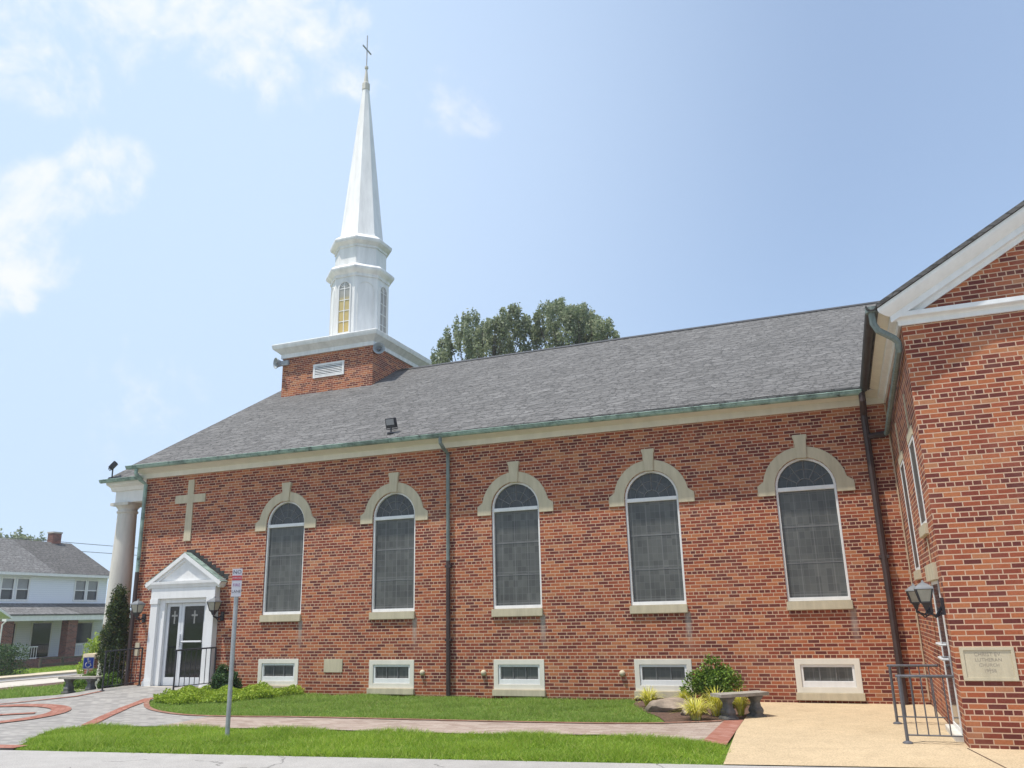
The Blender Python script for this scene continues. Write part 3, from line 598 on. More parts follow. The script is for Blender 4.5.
for k in range(8):
    a = R(45*k-90); nx, ny = math.cos(a), math.sin(a); tx, ty = -ny, nx
    F = lambda u, v, w, nx=nx, ny=ny, tx=tx, ty=ty: (SX+nx*(apo+w)+tx*u, SY+ny*(apo+w)+ty*u, v)
    if k % 2 == 0:
        f = MB(); f.plate(arch(0, .27, 11.25, 12.98), F, .035, -.03, [arch(0, .215, 11.31, 12.98)]); fr = f.build('belfry_window', 'steeple_white', bf)
        g = MB(); g.plate(arch(0, .22, 11.30, 12.98), F, .008, .003); g.build('belfry_pane', 'amber_glass' if k != 2 else 'grey_glass', bf)
        g = MB(); g.plate(rect(-.014, .014, 11.3, 13.19), F, .022, .010)
        for z in (11.72, 12.12, 12.52, 12.95): g.plate(rect(-.217, .217, z-.012, z+.012), F, .0215, .010)
        for t in (35, 60, 120, 145): g.tube([F(.06*math.cos(R(t)), 12.98+.06*math.sin(R(t)), .016), F(.21*math.cos(R(t)), 12.98+.21*math.sin(R(t)), .016)], .009, 4)
        g.build('window_bars', 'steeple_white', bf)
    else:
        f = MB(); f.plate(arch(0, .30, 11.25, 12.92), F, .022, -.03, [arch(0, .275, 11.28, 12.92)]); f.build('blind_arch', 'steeple_white', bf)
b = MB(); octa(b, [(.86, 15.06), (.84, 15.14), (.80, 15.24), (.135, 21.70)]); sp = b.build('spire', 'steeple_white', CH)
b = MB(); octa(b, [(.14, 21.68), (.155, 21.70), (.155, 21.98), (.12, 22.02), (.10, 22.03), (.035, 22.66), (.075, 22.70), (.075, 22.78), (.03, 22.82)]); b.build('finial', 'portico_stone', sp)
b = MB(); b.box(SX-.017, SX+.017, SY-.017, SY+.017, 22.78, 24.24); b.box(SX-.02, SX+.02, SY-.31, SY+.31, 23.55, 23.60); b.build('spire_cross', 'galvanised_steel', sp)

# ------------------------------------------------------------------ portico at the church front
b = MB(); CXp, CYp = -2.70, .55
for yy in (CYp, 4.5, 8.5, 2*RY-CYp):
    b = MB(); zt = 4.86; prof = [(.41, .05), (.41, .20), (.43, .24), (.43, .34), (.36, .38)]
    for i in range(9):
        t = i/8; prof.append((.345-.09*t**1.2, .42+(zt-.55)*t))
    prof += [(.285, zt-.10), (.285, zt-.06), (.26, zt-.05), (.26, zt), (.33, zt+.09)]
    b.lathe(prof, (CXp, yy, 0), 28); b.box(CXp-.33, CXp+.33, yy-.33, yy+.33, zt+.09, zt+.17); b.build('column', 'portico_stone', CH)
b = MB()
for yy in (CYp, 2*RY-CYp): b.box(CXp-.26, -1.552, yy-.24, yy+.24, 5.03, 5.50)
b.box(CXp-.26, CXp+.26, CYp, 2*RY-CYp, 5.032, 5.498)
for yy, s in ((CYp, -1), (2*RY-CYp, 1)): b.prism([(yy, 5.36), (yy+s*.30, 5.36), (yy+s*.36, 5.46), (yy+s*.52, 5.52), (yy+s*.54, 5.60), (yy, 5.60)], lambda a, p, q: (a, p, q), CXp-.36, -1.552)
b.box(CXp-.36, CXp+.3, CYp-.5, 2*RY-CYp+.5, 5.50, 5.60)
b.build('portico_entablature', 'white_paint', CH, .006)
b = MB(); ye, zr = -.02, 5.66; zt = zr+SL*(RY-ye); y2 = 2*RY-ye
b.prism([(ye, zr), (RY, zt), (y2, zr), (y2, zr-.05), (RY, zt-.06), (ye, zr-.05)], lambda a, p, q: (a, p, q), -3.08, -1.552); b.build('portico_roof', 'grey_shingles', CH)
b = MB(); b.prism([(.3, 5.6), (RY, zt-.1), (2*RY-.3, 5.6)], lambda a, p, q: (a, p, q), -2.90, -2.78); b.build('portico_pediment', 'white_paint', CH)
b = MB(); gutter(b, lambda a, p, q: (a, p+.36, q-.21), -3.15, -1.6); b.build('portico_gutter', 'green_copper', CH)
b = MB(); b.box(-3.4, -1.55, .05, 2*RY-.05, -.3, .06); b.build('portico_floor', 'sidewalk', CH)

# ------------------------------------------------------------------ right-hand wing
b = MB(); W2 = 27.6; RX = (WX+W2)/2; ZE = 5.85; XR0 = WX-.30; wr = ZE+SL*(RX-XR0)
w1 = [rect(-4.17, -3.33, 2.86, 4.14), rect(-1.97, -1.13, 2.30, 4.14), rect(-4.46, -3.42, .10, 2.07)]
b.plate(rect(WY+.30, .003, -.4, 5.68), WL, 0, -.30, w1); b.build('wing_side_wall', 'church_brick', CH)
b = MB(); b.plate([(WX, -.4), (W2, -.4), (W2, 5.68), (RX, wr-.12), (WX, 5.68)], WF, 0, -.30); b.build('wing_wall', 'church_brick', CH)
b = MB(); b.prism([(XR0, ZE), (RX, wr), (2*RX-XR0, ZE), (2*RX-XR0, ZE-.06), (RX, wr-.07), (XR0, ZE-.06)], lambda a, p, q: (p, a, q), WY-.335, 6.0); b.build('wing_roof', 'dark_shingles', CH)
def lsweep(mb, prof, y_in, x_out):
    """profile (overhang, z) swept along the wing's side eave and, mitred, along its front"""
    n = len(prof); vs = [(WX-o_, y_in, z) for o_, z in prof] + [(WX-o_, WY-o_, z) for o_, z in prof] + [(x_out, WY-o_, z) for o_, z in prof]
    fs = [(i, (i+1) % n, (i+1) % n+n, i+n) for i in range(n)] + [(n+i, n+(i+1) % n, n+(i+1) % n+n, i+2*n) for i in range(n)] + [tuple(range(n)), tuple(range(3*n-1, 2*n-1, -1))]
    mb.add(vs, fs)
b = MB(); lsweep(b, [(.003, 5.565), (.04, 5.565), (.04, 5.63), (.06, 5.65), (.12, 5.66), (.135, 5.67), (.135, 5.735), (.003, 5.77)], -.065, W2+.135); b.build('gable_cornice', 'white_paint', CH, .004)
b = MB(); b.prism([(.003, 5.775), (.12, 5.738), (.15, 5.745), (.19, 5.76), (.27, 5.80), (.285, 5.815), (.285, 5.84), (.003, 5.84)], lambda a, p, q: (WX-p, a, q), WY-.02, -.45); b.build('wing_eave_cornice', 'cream_trim', CH)
b = MB()
n = 8; gx = WX-.30-.072
b.prism([(gx+.075*math.cos(math.pi*(1+i/n)), 5.845+.085*math.sin(math.pi*(1+i/n))) for i in range(n+1)]+[(gx+.062*math.cos(math.pi*(2-i/n)), 5.845-.07*abs(math.sin(math.pi*i/n))) for i in range(n+1)], lambda a, p, q: (p, a, q), WY-.30, -.36)
k = WY-.2
while k < -.5: b.box(gx-.078, gx+.075, k, k+.03, 5.847, 5.857); k += .8
b.build('wing_gutter', 'dark_pipe', CH)
b = MB(); b.tube([(gx, WY-.18, 5.78), (gx, WY-.18, 5.60), (gx+.05, WY-.16, 5.50), (WX-.12, WY+.02, 5.41), (WX-.07, WY+.06, 5.36), (WX-.07, WY+.12, 5.26), (WX-.07, -.16, 4.96), (WX-.1, -.085, 4.95)], .048, 8); b.tube([(gx, WY-.18, 5.76), (gx, WY-.18, 5.84)], .085, 10); b.build('wing_downspout', 'grey_copper', CH)
# raking cornice of the wing gable: the crown and the two bands under it, mitred at the eaves
b = MB(); cc_ = math.sqrt(1+SL*SL)
rp = [(.003, .062), (.30, .062), (.30, .095), (.285, .12), (.20, .19), (.16, .215), (.14, .22), (.14, .30), (.06, .31), (.045, .325), (.045, .375), (.003, .375)]
for s_ in (0, 1):
    n = len(rp); mx = (lambda x: x) if s_ == 0 else (lambda x: 2*RX-x)
    vs = []
    for end in (0, 1):
        for p, q in rp:
            x = max(WX-p, XR0) if end == 0 else RX
            vs.append((mx(x), WY-p, ZE+SL*(x-XR0)-q*cc_))
    b.add(vs, [(i, (i+1) % n, (i+1) % n+n, i+n) for i in range(n)] + [tuple(range(n)), tuple(range(2*n-1, n-1, -1))])
b.build('raking_cornice', 'white_paint', CH)
# wing windows and door (seen edge-on)
for cy, z0, in ((-3.75, 2.86), (-1.55, 2.30)):
    f = MB(); f.plate(rect(cy-.42, cy+.42, z0, 4.14), WL, .012, -.10, [rect(cy-.37, cy+.37, z0+.05, 4.09)]); fr = f.build('wing_window', 'white_paint', CH, .004)
    g = MB(); g.plate(rect(cy-.375, cy+.375, z0+.045, 4.095), WL, .002, -.02); g.build('window_pane', 'leaded_glass', fr)
    g = MB(); g.box(WX-.05, WX+.2, cy-.45, cy+.45, z0-.15, z0); g.build('sill', 'limestone', fr, .006)
    g = MB(); g.box(WX-.018, WX+.2, cy-.46, cy+.46, 4.14, 4.28); g.build('stone_lintel', 'limestone', fr, .006)
    g = MB(); g.box(WX-.018, WX+.02, cy-.05, cy+.02, 4.282, 4.85); g.build('keystone', 'limestone', fr, .004)
b = MB(); b.plate(rect(-4.33, -3.42, .10, 2.07), WL, .004, -.05, [rect(-4.28, -3.47, .16, 2.02)]); wdr = b.build('side_door', 'white_paint', CH, .004)
g = MB(); g.plate(rect(-4.285, -3.465, .155, 2.025), WL, -.004, -.02); g.build('door_pane', 'window_glass', wdr)
g = MB()
for z in (1.21, 1.02): g.tube([WL(-4.15, z, 0), WL(-4.15, z, .07), WL(-3.6, z, .07), WL(-3.6, z, 0)], .017, 6)
g.build('door_handle', 'aluminium', wdr)
b = MB(); b.box(WX-.05, WX+.2, -4.5, -3.3, 2.07, 2.30); b.build('door_lintel', 'limestone', CH, .006)
b = MB(); b.box(WX-.10, WX+.2, -4.45, -3.3, .0, .10); b.build('door_step', 'portico_stone', CH, .006)
b = MB(); b.tube([(WX-.02, -.03, 5.55), (WX-.02, -.03, .1)], .016, 6); b.build('conduit', 'conduit_cream', CH); b = MB(); b.tube([(WX-.014, -4.0, 2.32), (WX-.014, -4.0, 2.66)], .010, 6); b.build('conduit', 'conduit_cream', CH)
b = MB(); b.plate(rect(17.29, 17.90, .81, 1.215), WF, .018, -.05, [rect(17.335, 17.86, .85, 1.175)]); st = b.build('datestone', 'limestone', CH, .004)
b = MB(); b.plate(rect(17.33, 17.865, .845, 1.18), WF, .006, -.04); b.build('stone_face', 'limestone', st)
b = MB(); T = lambda cx_, cz: (lambda x, y, w: (cx_+x, WY-.0075, cz+y))
for body, cz, sz in (('CHRIST EV.', 1.125, .062), ('LUTHERAN', 1.06, .06), ('CHURCH', .998, .055), ('19  58', .93, .055)): text_verts(b, body, sz, T(17.60, cz))
b.box(17.597, 17.603, WY-.0078, WY-.0070, .90, .965); b.box(17.583, 17.617, WY-.0079, WY-.0069, .938, .944)
b.build('inscription', 'engraving', st, smooth=False, recalc=False)

# ------------------------------------------------------------------ lanterns, horns, floodlights
def lantern(c, wall_pt, label, k=1.0):
    """square tapering lantern with roof at c (bottom of body), bracket on the wall"""
    c = Vector(c); w = Vector(wall_pt); t = thing('wall_lantern', label, 'lantern', tuple(w), 'black lanterns on brackets at the two doors')
    def ring(r, z): return [(c.x+sx*r*k, c.y+sy*r*k, c.z+z*k) for sx, sy in ((-1, -1), (1, -1), (1, 1), (-1, 1))]
    g = MB(); a, d = ring(.075, .02), ring(.125, .24); g.add(a+d, [(0, 1, 5, 4), (1, 2, 6, 5), (2, 3, 7, 6), (3, 0, 4, 7), (0, 1, 2, 3), (4, 5, 6, 7)]); g.build('lamp_glass', 'lamp_glass', t)
    f = MB()
    for i in range(4): f.tube([a[i], d[i]], .011, 5)
    for q in (a, d):
        for i in range(4): f.tube([q[i], q[(i+1) % 4]], .011, 5)
    f.lathe([(r_*k, z_*k) for r_, z_ in ((.03, -.10), (.05, -.07), (.07, -.02), (.115, .02))], tuple(c), 4, R(45)); f.build('lamp_frame', 'black_iron', t)
    g = MB(); g.lathe([(r_*k, z_*k) for r_, z_ in ((.205, .235), (.195, .255), (.09, .32), (.04, .335), (.03, .35), (.012, .38))], tuple(c), 4, R(45)); g.build('lamp_roof', 'lamp_roof_grey', t)
    g = MB(); m = (c+w)/2
    g.tube([w+Vector((0, 0, .04)), Vector((m.x, m.y, c.z-.16)), Vector((c.x, c.y, c.z-.12)), Vector((c.x, c.y, c.z-.04))], .02, 6)
    dxy = Vector((c.x-w.x, c.y-w.y, 0)).normalized(); s = Vector((-dxy.y, dxy.x, 0)); g.obox(w+dxy*.02, s*.045, dxy*.02, Vector((0, 0, .11)))
    g.tube([w+Vector((0, 0, -.08))+dxy*.03, w+dxy*.12+Vector((0, 0, -.14)), w+dxy*.2+Vector((0, 0, -.05)), c+Vector((0, 0, -.13))], .014, 6); g.build('bracket', 'black_iron', t)
    return t
lantern((-1.12, -.30, 1.98), (-1.16, 0, 1.86), 'black wall lantern left of the white pedimented entrance', .95)
lantern((1.36, -.30, 1.98), (1.40, 0, 1.86), 'black wall lantern right of the white pedimented entrance', .95)
lantern((WX-.22, -3.0, 1.76), (WX, -3.0, 1.70), 'farther wall lantern by the side door, partly behind the other', .80)
lantern((WX-.22, -4.68, 1.76), (WX, -4.68, 1.72), 'nearest wall lantern by the side door, beside the brick corner', .80)
def horn(c, d, label):
    c = Vector(c); d = Vector(d).normalized(); q = d.to_track_quat('Z', 'Y').to_matrix().to_4x4(); t = thing('horn_loudspeaker', label, 'loudspeaker', tuple(c), 'grey horn loudspeakers on the tower base')
    g = MB(); g.lathe([(.05, -.30), (.085, -.28), (.085, -.12), (.10, -.08), (.13, .0), (.175, .07), (.20, .10), (.195, .11), (.165, .09), (.10, .0), (.05, -.05)], tuple(c), 20, 0, q); g.build('horn', 'horn_grey', t)
    g = MB(); g.lathe([(.03, -.05), (.05, -.02), (.05, .06), (.02, .09)], tuple(c), 12, 0, q); g.build('driver', 'lead_came', t)
    return t
t = horn((TX0-.12, TY0-.08, 10.22), (-.50, -.85, -.10), 'grey horn loudspeaker at the left corner of the brick tower base')
g = MB(); g.obox((TX0+.12, TY0-.06, 10.2), (.16, 0, 0), (0, .05, 0), (0, 0, .08)); g.build('mount', 'horn_grey', t)
t = horn((TX1+.16, TY0+.12, 10.26), (.45, -.85, .0), 'grey horn loudspeaker on the right side of the brick tower base')
g = MB(); g.tube([(TX1, TY0+.35, 10.26), (TX1+.12, TY0+.24, 10.26)], .03, 6); g.build('mount', 'horn_grey', t)
def flood(c, yaw, tilt, label, post):
    c = Vector(c); t = thing('floodlight', label, 'floodlight', tuple(c), 'black floodlights on the roof edges')
    q = Matrix.Rotation(yaw, 3, 'Z') @ Matrix.Rotation(tilt, 3, 'X'); X, Y, Z = q @ Vector((1, 0, 0)), q @ Vector((0, 1, 0)), q @ Vector((0, 0, 1)); k = c+Vector((0, 0, post))
    g = MB(); g.obox(k, X*.135, Y*.05, Z*.12); g.build('lamp_housing', 'black_iron', t, .01)
    g = MB(); g.obox(k-Y*.053+Z*.03, X*.105, Y*.006, Z*.07); g.build('lens', 'pale_blind', t)
    g = MB(); g.tube([c, c+Vector((0, 0, post-.1))], .02, 6); g.tube([k-X*.15-Z*.0, k-X*.15-Z*.15, k+X*.15-Z*.15, k+X*.15], .012, 5); g.lathe([(.10, -.02), (.09, .02), (.03, .03)], tuple(c), 10); g.build('bracket', 'black_iron', t)
flood((6.22, -.15, 6.05), R(0), R(20), 'black floodlight standing on the shingles above the long gutter', .26)
flood((-2.86, .02, 5.70), R(-50), R(-38), 'black floodlight on the portico roof corner above the column', .36)

# ------------------------------------------------------------------ railings
def railing(p0, p1, label, n=6, ht=.92, postR=True, mat='black_iron'):
    """hand rail from p0 (free post) to p1 (wall)"""
    a = Vector(p0); c = Vector(p1); t = thing('hand_railing', label, 'railing', tuple(a), 'black iron railings beside the church doors')
    up = Vector((0, 0, ht)); d = (c-a).normalized()
    g = MB(); g.tube([a, a+up], .021, 8); g.lathe([(.065, 0), (.06, .015), (.03, .03)], tuple(a), 8); g.build('post', mat, t)
    if postR:
        g = MB(); g.tube([c, c+up], .022, 8); g.lathe([(.06, 0), (.055, .015), (.03, .03)], tuple(c), 8); g.build('post', mat, t)
    g = MB(); g.tube([a+up-d*.04, c+up], .019, 8); g.build('top_rail', mat, t)
    g = MB(); q = Vector((0, 0, .10)); g.tube([a+q, c+q], .011, 6); g.build('bottom_rail', mat, t)
    for i in range(1, n+1):
        p = a+(c-a)*(i/(n+1)); g = MB(); g.tube([p+q, p+up], .009, 6); g.build('baluster', mat, t)
    return t
hz = lambda x, y: h(x, y)+.02
railing((-1.02, -1.25, hz(-1.02, -1.25)), (-1.02, -.1, hz(-1.02, -.1)), 'black iron railing left of the white double door by the conifer', 7)
railing((1.08, -1.15, hz(1.08, -1.15)), (1.36, -.12, hz(1.36, -.12)), 'black iron railing right of the white double door beside the dark bush', 7)
railing((16.53, -2.78, .026), (WX-.03, -2.78, .026), 'iron railing at the side door, far one nearer the long church wall', 4, .83, False, 'grey_iron')
railing((16.55, -4.72, .026), (WX-.03, -4.72, .026), 'iron railing at the side door, near one at the brick corner', 4, .82, False, 'grey_iron')

# ------------------------------------------------------------------ benches
def bench(c, ang, L, label, dark):
    t = thing('stone_bench', label, 'bench', c, None); q = Matrix.Rotation(ang, 4, 'Z'); c = Vector(c)
    g = MB(); w = .17; pts = []
    for i in range(9):
        x = -L/2+L*i/8; pts.append((x, -w+.03*(2*x/L)**2))
    for i in range(8, -1, -1):
        x = -L/2+L*i/8; pts.append((x, w+.03*(2*x/L)**2))
    f = lambda u, v, s: tuple(c+q @ Vector((u, v, s))); g.plate(pts, f, .355, .405); g.build('seat', 'bench_concrete', t, .012)
    for s in (-1, 1):
        g = MB(); x = s*L*.29
        lev = [(.0, .105, .145), (.05, .105, .145), (.06, .062, .11), (.13, .080, .125), (.19, .052, .09), (.26, .045, .08), (.31, .072, .115), (.355, .09, .135)]
        vs = [f(x+sx*a, sy*bb, z) for z, a, bb in lev for sx, sy in ((-1, -1), (1, -1), (1, 1), (-1, 1))]
        fs = [(i*4+j, i*4+(j+1) % 4, (i+1)*4+(j+1) % 4, (i+1)*4+j) for i in range(len(lev)-1) for j in range(4)] + [(0, 1, 2, 3), tuple((len(lev)-1)*4+j for j in range(4))]
        g.add(vs, fs); g.build('leg', 'bench_concrete_dark', t, .012)
bench((14.22, -2.42, .004), R(40), .92, 'small grey concrete garden bench between yellow grasses and the beige pad', True)
bench((-2.35, -.72, hz(-2.35, -.72)-.02), R(8), 1.12, 'concrete garden bench on the plaza by the conifer and accessible sign', True)

# ------------------------------------------------------------------ sign post and accessible sign
sg = thing('sign_post', 'tall grey steel post with two small notices on the front grass strip', 'sign', (6.88, -6.17, .0))
g = MB(); cth = R(25); 
g.tube([(6.88, -6.17, -.1), (6.88, -6.17, 2.50)], .036, 10); g.build('post', 'galvanised_steel', sg)
SFX = Vector((math.cos(cth), math.sin(cth), 0)); SFN = Vector((math.sin(cth), -math.cos(cth), 0)); S0 = Vector((6.885, -6.17, 0))+SFN*.045
SF = lambda u, v, w: tuple(S0+SFX*u+Vector((0, 0, v))+SFN*w)
for z0, z1, rows in ((2.385, 2.56, (('NO', 2.505, .085, 'sign_ink'), ('PARKING', 2.413, .033, 'sign_white'))), (2.12, 2.375, (('FIRE', 2.30, .065, 'sign_purple'), ('LANE', 2.20, .06, 'sign_ink')))):
    g = MB(); g.plate(rect(-.078, .078, z0, z1), SF, .004, -.002); pn = g.build('sign_panel', 'sign_white', sg, .001)
    for body, z, sz, mt in rows:
        g = MB(); text_verts(g, body, sz, lambda x, y, w, z=z: SF(x, y+z, .0072)); g.build('lettering', mt, pn, smooth=False, recalc=False)
g = MB(); g.plate(rect(-.078, .078, 2.376, 2.45), SF, .0062, .0045); g.build('red_band', 'sign_red', sg)
ax, ay = -6.35, 3.1; az = h(ax, ay)
ac = thing('accessible_sign', 'blue wheelchair sign on a short post beyond the left bench', 'sign', (ax, ay, az))
vd = Vector((16-ax, -17.2-ay, 0)).normalized(); AX = Vector((-vd.y, vd.x, 0)); AF = lambda u, v, w: tuple(Vector((ax, ay, az))+AX*u*.78+Vector((0, 0, .56+(v-.52)*.80 if v > .2 else v))+vd*w)
g = MB(); g.tube([AF(0, -.1, -.03), AF(0, .75, -.03)], .025, 8); g.build('post', 'galvanised_steel', ac)
g = MB(); g.plate(rect(-.20, .20, .30, .74), AF, .004, -.004); pn = g.build('sign_panel', 'sign_white', ac)
g = MB(); g.plate(rect(-.175, .175, .325, .715), AF, .008, .0045); g.build('blue_field', 'sign_blue', pn)
g = MB(); g.tube([AF(-.03+.022*math.cos(t*R(30)), .665+.022*math.sin(t*R(30)), .011) for t in range(12)], .012, 4, True); g.tube([AF(-.03, .63, .011), AF(-.015, .52, .011), AF(.06, .52, .011), AF(.09, .42, .011), AF(.12, .42, .011)], .014, 4)
g.tube([AF(-.015, .585, .011), AF(.06, .585, .011)], .012, 4); g.tube([AF(-.01+.095*math.cos(R(t)), .455+.095*math.sin(R(t)), .011) for t in range(120, 371, 25)], .013, 4); g.build('symbol', 'sign_white', pn)
bp = thing('brick_pier', 'low brick pier with cream cap standing behind the blue sign', 'pier', (-7.9, 4.75, h(-7.9, 4.75)))
g = MB(); g.box(-8.1, -7.7, 4.55, 4.95, -.2, .62); g.build('pier_shaft', 'house_brick', bp)
g = MB(); g.box(-8.17, -7.62, 4.48, 5.02, .62, .78); g.build('pier_cap', 'far_concrete', bp, .02)
g = MB(); g.lathe([(.05, .78), (.05, .86), (.09, .92), (.11, 1.0), (.085, 1.08), (.03, 1.13)], (-7.75, 4.9, 0), 14); g.build('finial', 'white_paint', bp)

# ------------------------------------------------------------------ planting helpers
def arr_mesh(name, V, F, mat, parent=None):
    off = np.array(ROOT[parent.name]) if parent else np.zeros(3)
    me = bpy.data.meshes.new(name); V = np.asarray(V, dtype=np.float32)-off.astype(np.float32); k = F.shape[1]
    me.vertices.add(len(V)); me.vertices.foreach_set('co', V.ravel()); me.loops.add(F.size); me.loops.foreach_set('vertex_index', F.ravel().astype(np.int32))
    me.polygons.add(len(F)); me.polygons.foreach_set('loop_start', np.arange(0, F.size, k, dtype=np.int32)); me.update(calc_edges=True); me.materials.append(M[mat])
    o = bpy.data.objects.new(name, me); COL.objects.link(o)
    if parent: o.parent = parent; ROOT[o.name] = Vector(off)
    else: ROOT[o.name] = Vector()
    return o
def inside(poly, x, y):
    r = np.zeros(len(x), bool); n = len(poly)
    for i in range(n):
        x0, y0 = poly[i]; x1, y1 = poly[(i+1) % n]
        c = ((y0 > y) != (y1 > y)) & (x < (x1-x0)*(y-y0)/((y1-y0) if y1 != y0 else 1e-9)+x0); r ^= c
    return r
hv = np.vectorize(h)
def grass(name, poly, dens, hmin, hmax, mat, width=.009, bare=0.0):
    xs = [p[0] for p in poly]; ys = [p[1] for p in poly]; A = (max(xs)-min(xs))*(max(ys)-min(ys)); n = int(A*dens)
    x = rng.uniform(min(xs), max(xs), n); y = rng.uniform(min(ys), max(ys), n); k = inside(poly, x+.05*np.sin(y*31+x*7)+.03*np.sin(y*83), y+.05*np.sin(x*27+y*9)+.035*np.sin(x*71)+.02*np.sin(x*151)) & (rng.uniform(0, 1, n) < .72+.4*np.sin(x*4.3+2*np.sin(y*3.1))*np.sin(y*5.2+x)); x, y = x[k], y[k]; n = len(x)
    clump = .80+.45*np.sin(x*3.1+1.3*np.sin(y*2.3))*np.sin(y*2.7+.8*np.sin(x*1.9)); z = hv(x, y); a = rng.uniform(0, 2*np.pi, n); H = rng.uniform(hmin, hmax, n)*clump; lean = rng.normal(0, .85, (n, 2))*H[:, None]
    dx, dy = np.cos(a)*width*.5, np.sin(a)*width*.5
    V = np.empty((n, 3, 3)); V[:, 0] = np.stack([x-dx, y-dy, z], 1); V[:, 1] = np.stack([x+dx, y+dy, z], 1); V[:, 2] = np.stack([x+lean[:, 0], y+lean[:, 1], z+H], 1)
    o = arr_mesh(name, V.reshape(-1, 3), np.arange(3*n).reshape(n, 3), mat); return kind(o, 'stuff')
low = [(4.50, -7.86), (3.95, -7.3), (3.45, -6.62), (3.15, -5.95), (3.5, -5.55), (4.65, -5.28), (6.14, -5.22), (7.41, -5.06), (9.27, -5.05), (10.95, -4.98), (12.42, -4.70), (13.36, -4.90), (13.94, -5.06), (14.32, -5.32), (14.45, -6.68), (11.96, -7.02), (9.06, -7.36), (6.48, -7.66)]
up = [(1.5, -2.25), (2.29, -3.0), (3.15, -3.52), (4.08, -3.84), (5.05, -3.88), (6.49, -3.72), (8.5, -3.64), (10.38, -3.58), (12.05, -3.46), (12.95, -3.30), (12.8, -2.5), (12.3, -1.6), (11.9, -.6), (11.8, -.02), (3.5, -.02), (1.9, -.3)]
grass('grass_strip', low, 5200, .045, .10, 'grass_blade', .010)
grass('lawn_grass', up, 3600, .04, .085, 'dull_grass_blade', .010)
# shorter fringe of longer blades along the road edge
def leaves(n, pos_fn, size, mat, name, parent, flat=0.0, asp=.55):
    P = pos_fn(n); n = len(P); a = rng.normal(size=(n, 3)); a /= np.linalg.norm(a, axis=1)[:, None]; c = rng.normal(size=(n, 3)); c[:, 2] += flat
    c -= (c*a).sum(1)[:, None]*a; c /= np.linalg.norm(c, axis=1)[:, None]; s = size*rng.uniform(.6, 1.3, n)[:, None]
    V = np.empty((n, 4, 3)); V[:, 0] = P-a*s*.5; V[:, 1] = P+c*s*asp*.5; V[:, 2] = P+a*s*.5; V[:, 3] = P-c*s*asp*.5
    return arr_mesh(name, V.reshape(-1, 3), np.arange(4*n).reshape(n, 4), mat, parent)
def clumps(centers, radii, depth=.55):
    C_ = np.array(centers, float); Rr = np.array(radii, float)
    if Rr.ndim == 1: Rr = np.stack([Rr]*3, 1)
    w = Rr.prod(1)**.66; w /= w.sum()
    def f(n):
        i = rng.choice(len(C_), n, p=w); d = rng.normal(size=(n, 3)); d /= np.linalg.norm(d, axis=1)[:, None]; r = rng.uniform(depth, 1.0, n)**.6
        r *= 1+.12*np.sin(d[:, 0]*7+d[:, 1]*5+i)
        return C_[i]+d*r[:, None]*Rr[i]
    return f
def twigs(mb, base, tips, r0, r1):
    for p in tips:
        b0 = Vector(base); p = Vector(p); m = b0.lerp(p, .5)+Vector((0, 0, .12*(p-b0).length)); mb.tube([b0, m, p], [r0, (r0+r1)/2, r1], 5)
def bush(name, label, cat, c, rx, ry, hh, n, size, mat, seed=0, group=None, ncl=22):
    rs = np.random.default_rng(seed); t = thing(name, label, cat, c, group); cs, rr = [], []
    for i in range(ncl):
        u = rs.normal(size=3); u /= np.linalg.norm(u); u[2] = abs(u[2])
        k = rs.uniform(.45, .80); cs.append((c[0]+u[0]*rx*k, c[1]+u[1]*ry*k, c[2]+.12*hh+u[2]*hh*.66*rs.uniform(.6, 1.1))); rr.append((rx*rs.uniform(.22, .40), ry*rs.uniform(.22, .40), hh*rs.uniform(.18, .30)))
    g = MB(); twigs(g, (c[0], c[1], c[2]-.03), cs[:14], .018, .006); g.build('stems', 'bark', t)
    leaves(n, clumps(cs, rr, .3), size, mat, 'foliage', t); return t
bush('boxwood_bush', 'rounded green boxwood bush behind the right concrete bench', 'bush', (13.56, -.70, .03), .68, .54, .84, 9500, .055, 'boxwood_leaf', 3)
bush('holly_bush', 'dark green bush beside the right railing of the white doors', 'bush', (2.08, -.62, .13), .44, .40, .62, 5000, .06, 'dark_leaf', 4)
# conifer by the portico
cf_ = thing('conifer', 'tall narrow dark conifer standing at the left church corner', 'conifer', (-2.05, -.05, .05))
g = MB(); g.tube([(-2.05, -.05, 0), (-2.05, -.05, 2.4)], [.07, .015], 7); g.build('trunk', 'bark', cf_)
cs, rr = [], []
rs = np.random.default_rng(9)
for i in range(120):
    z = rs.uniform(.15, 2.52); rad = .38*min(1, (z+.35)/.7)*max(.12, 1-max(0, z-1.2)/1.55)**.6; a = rs.uniform(0, 6.28); k = rad*rs.uniform(.5, .85); cs.append((-2.05+math.cos(a)*k, -.05+math.sin(a)*k, .05+z)); rr.append((.14, .14, .23))
leaves(15000, clumps(cs, rr, .2), .065, 'conifer_leaf', 'foliage', cf_, 0, .45)
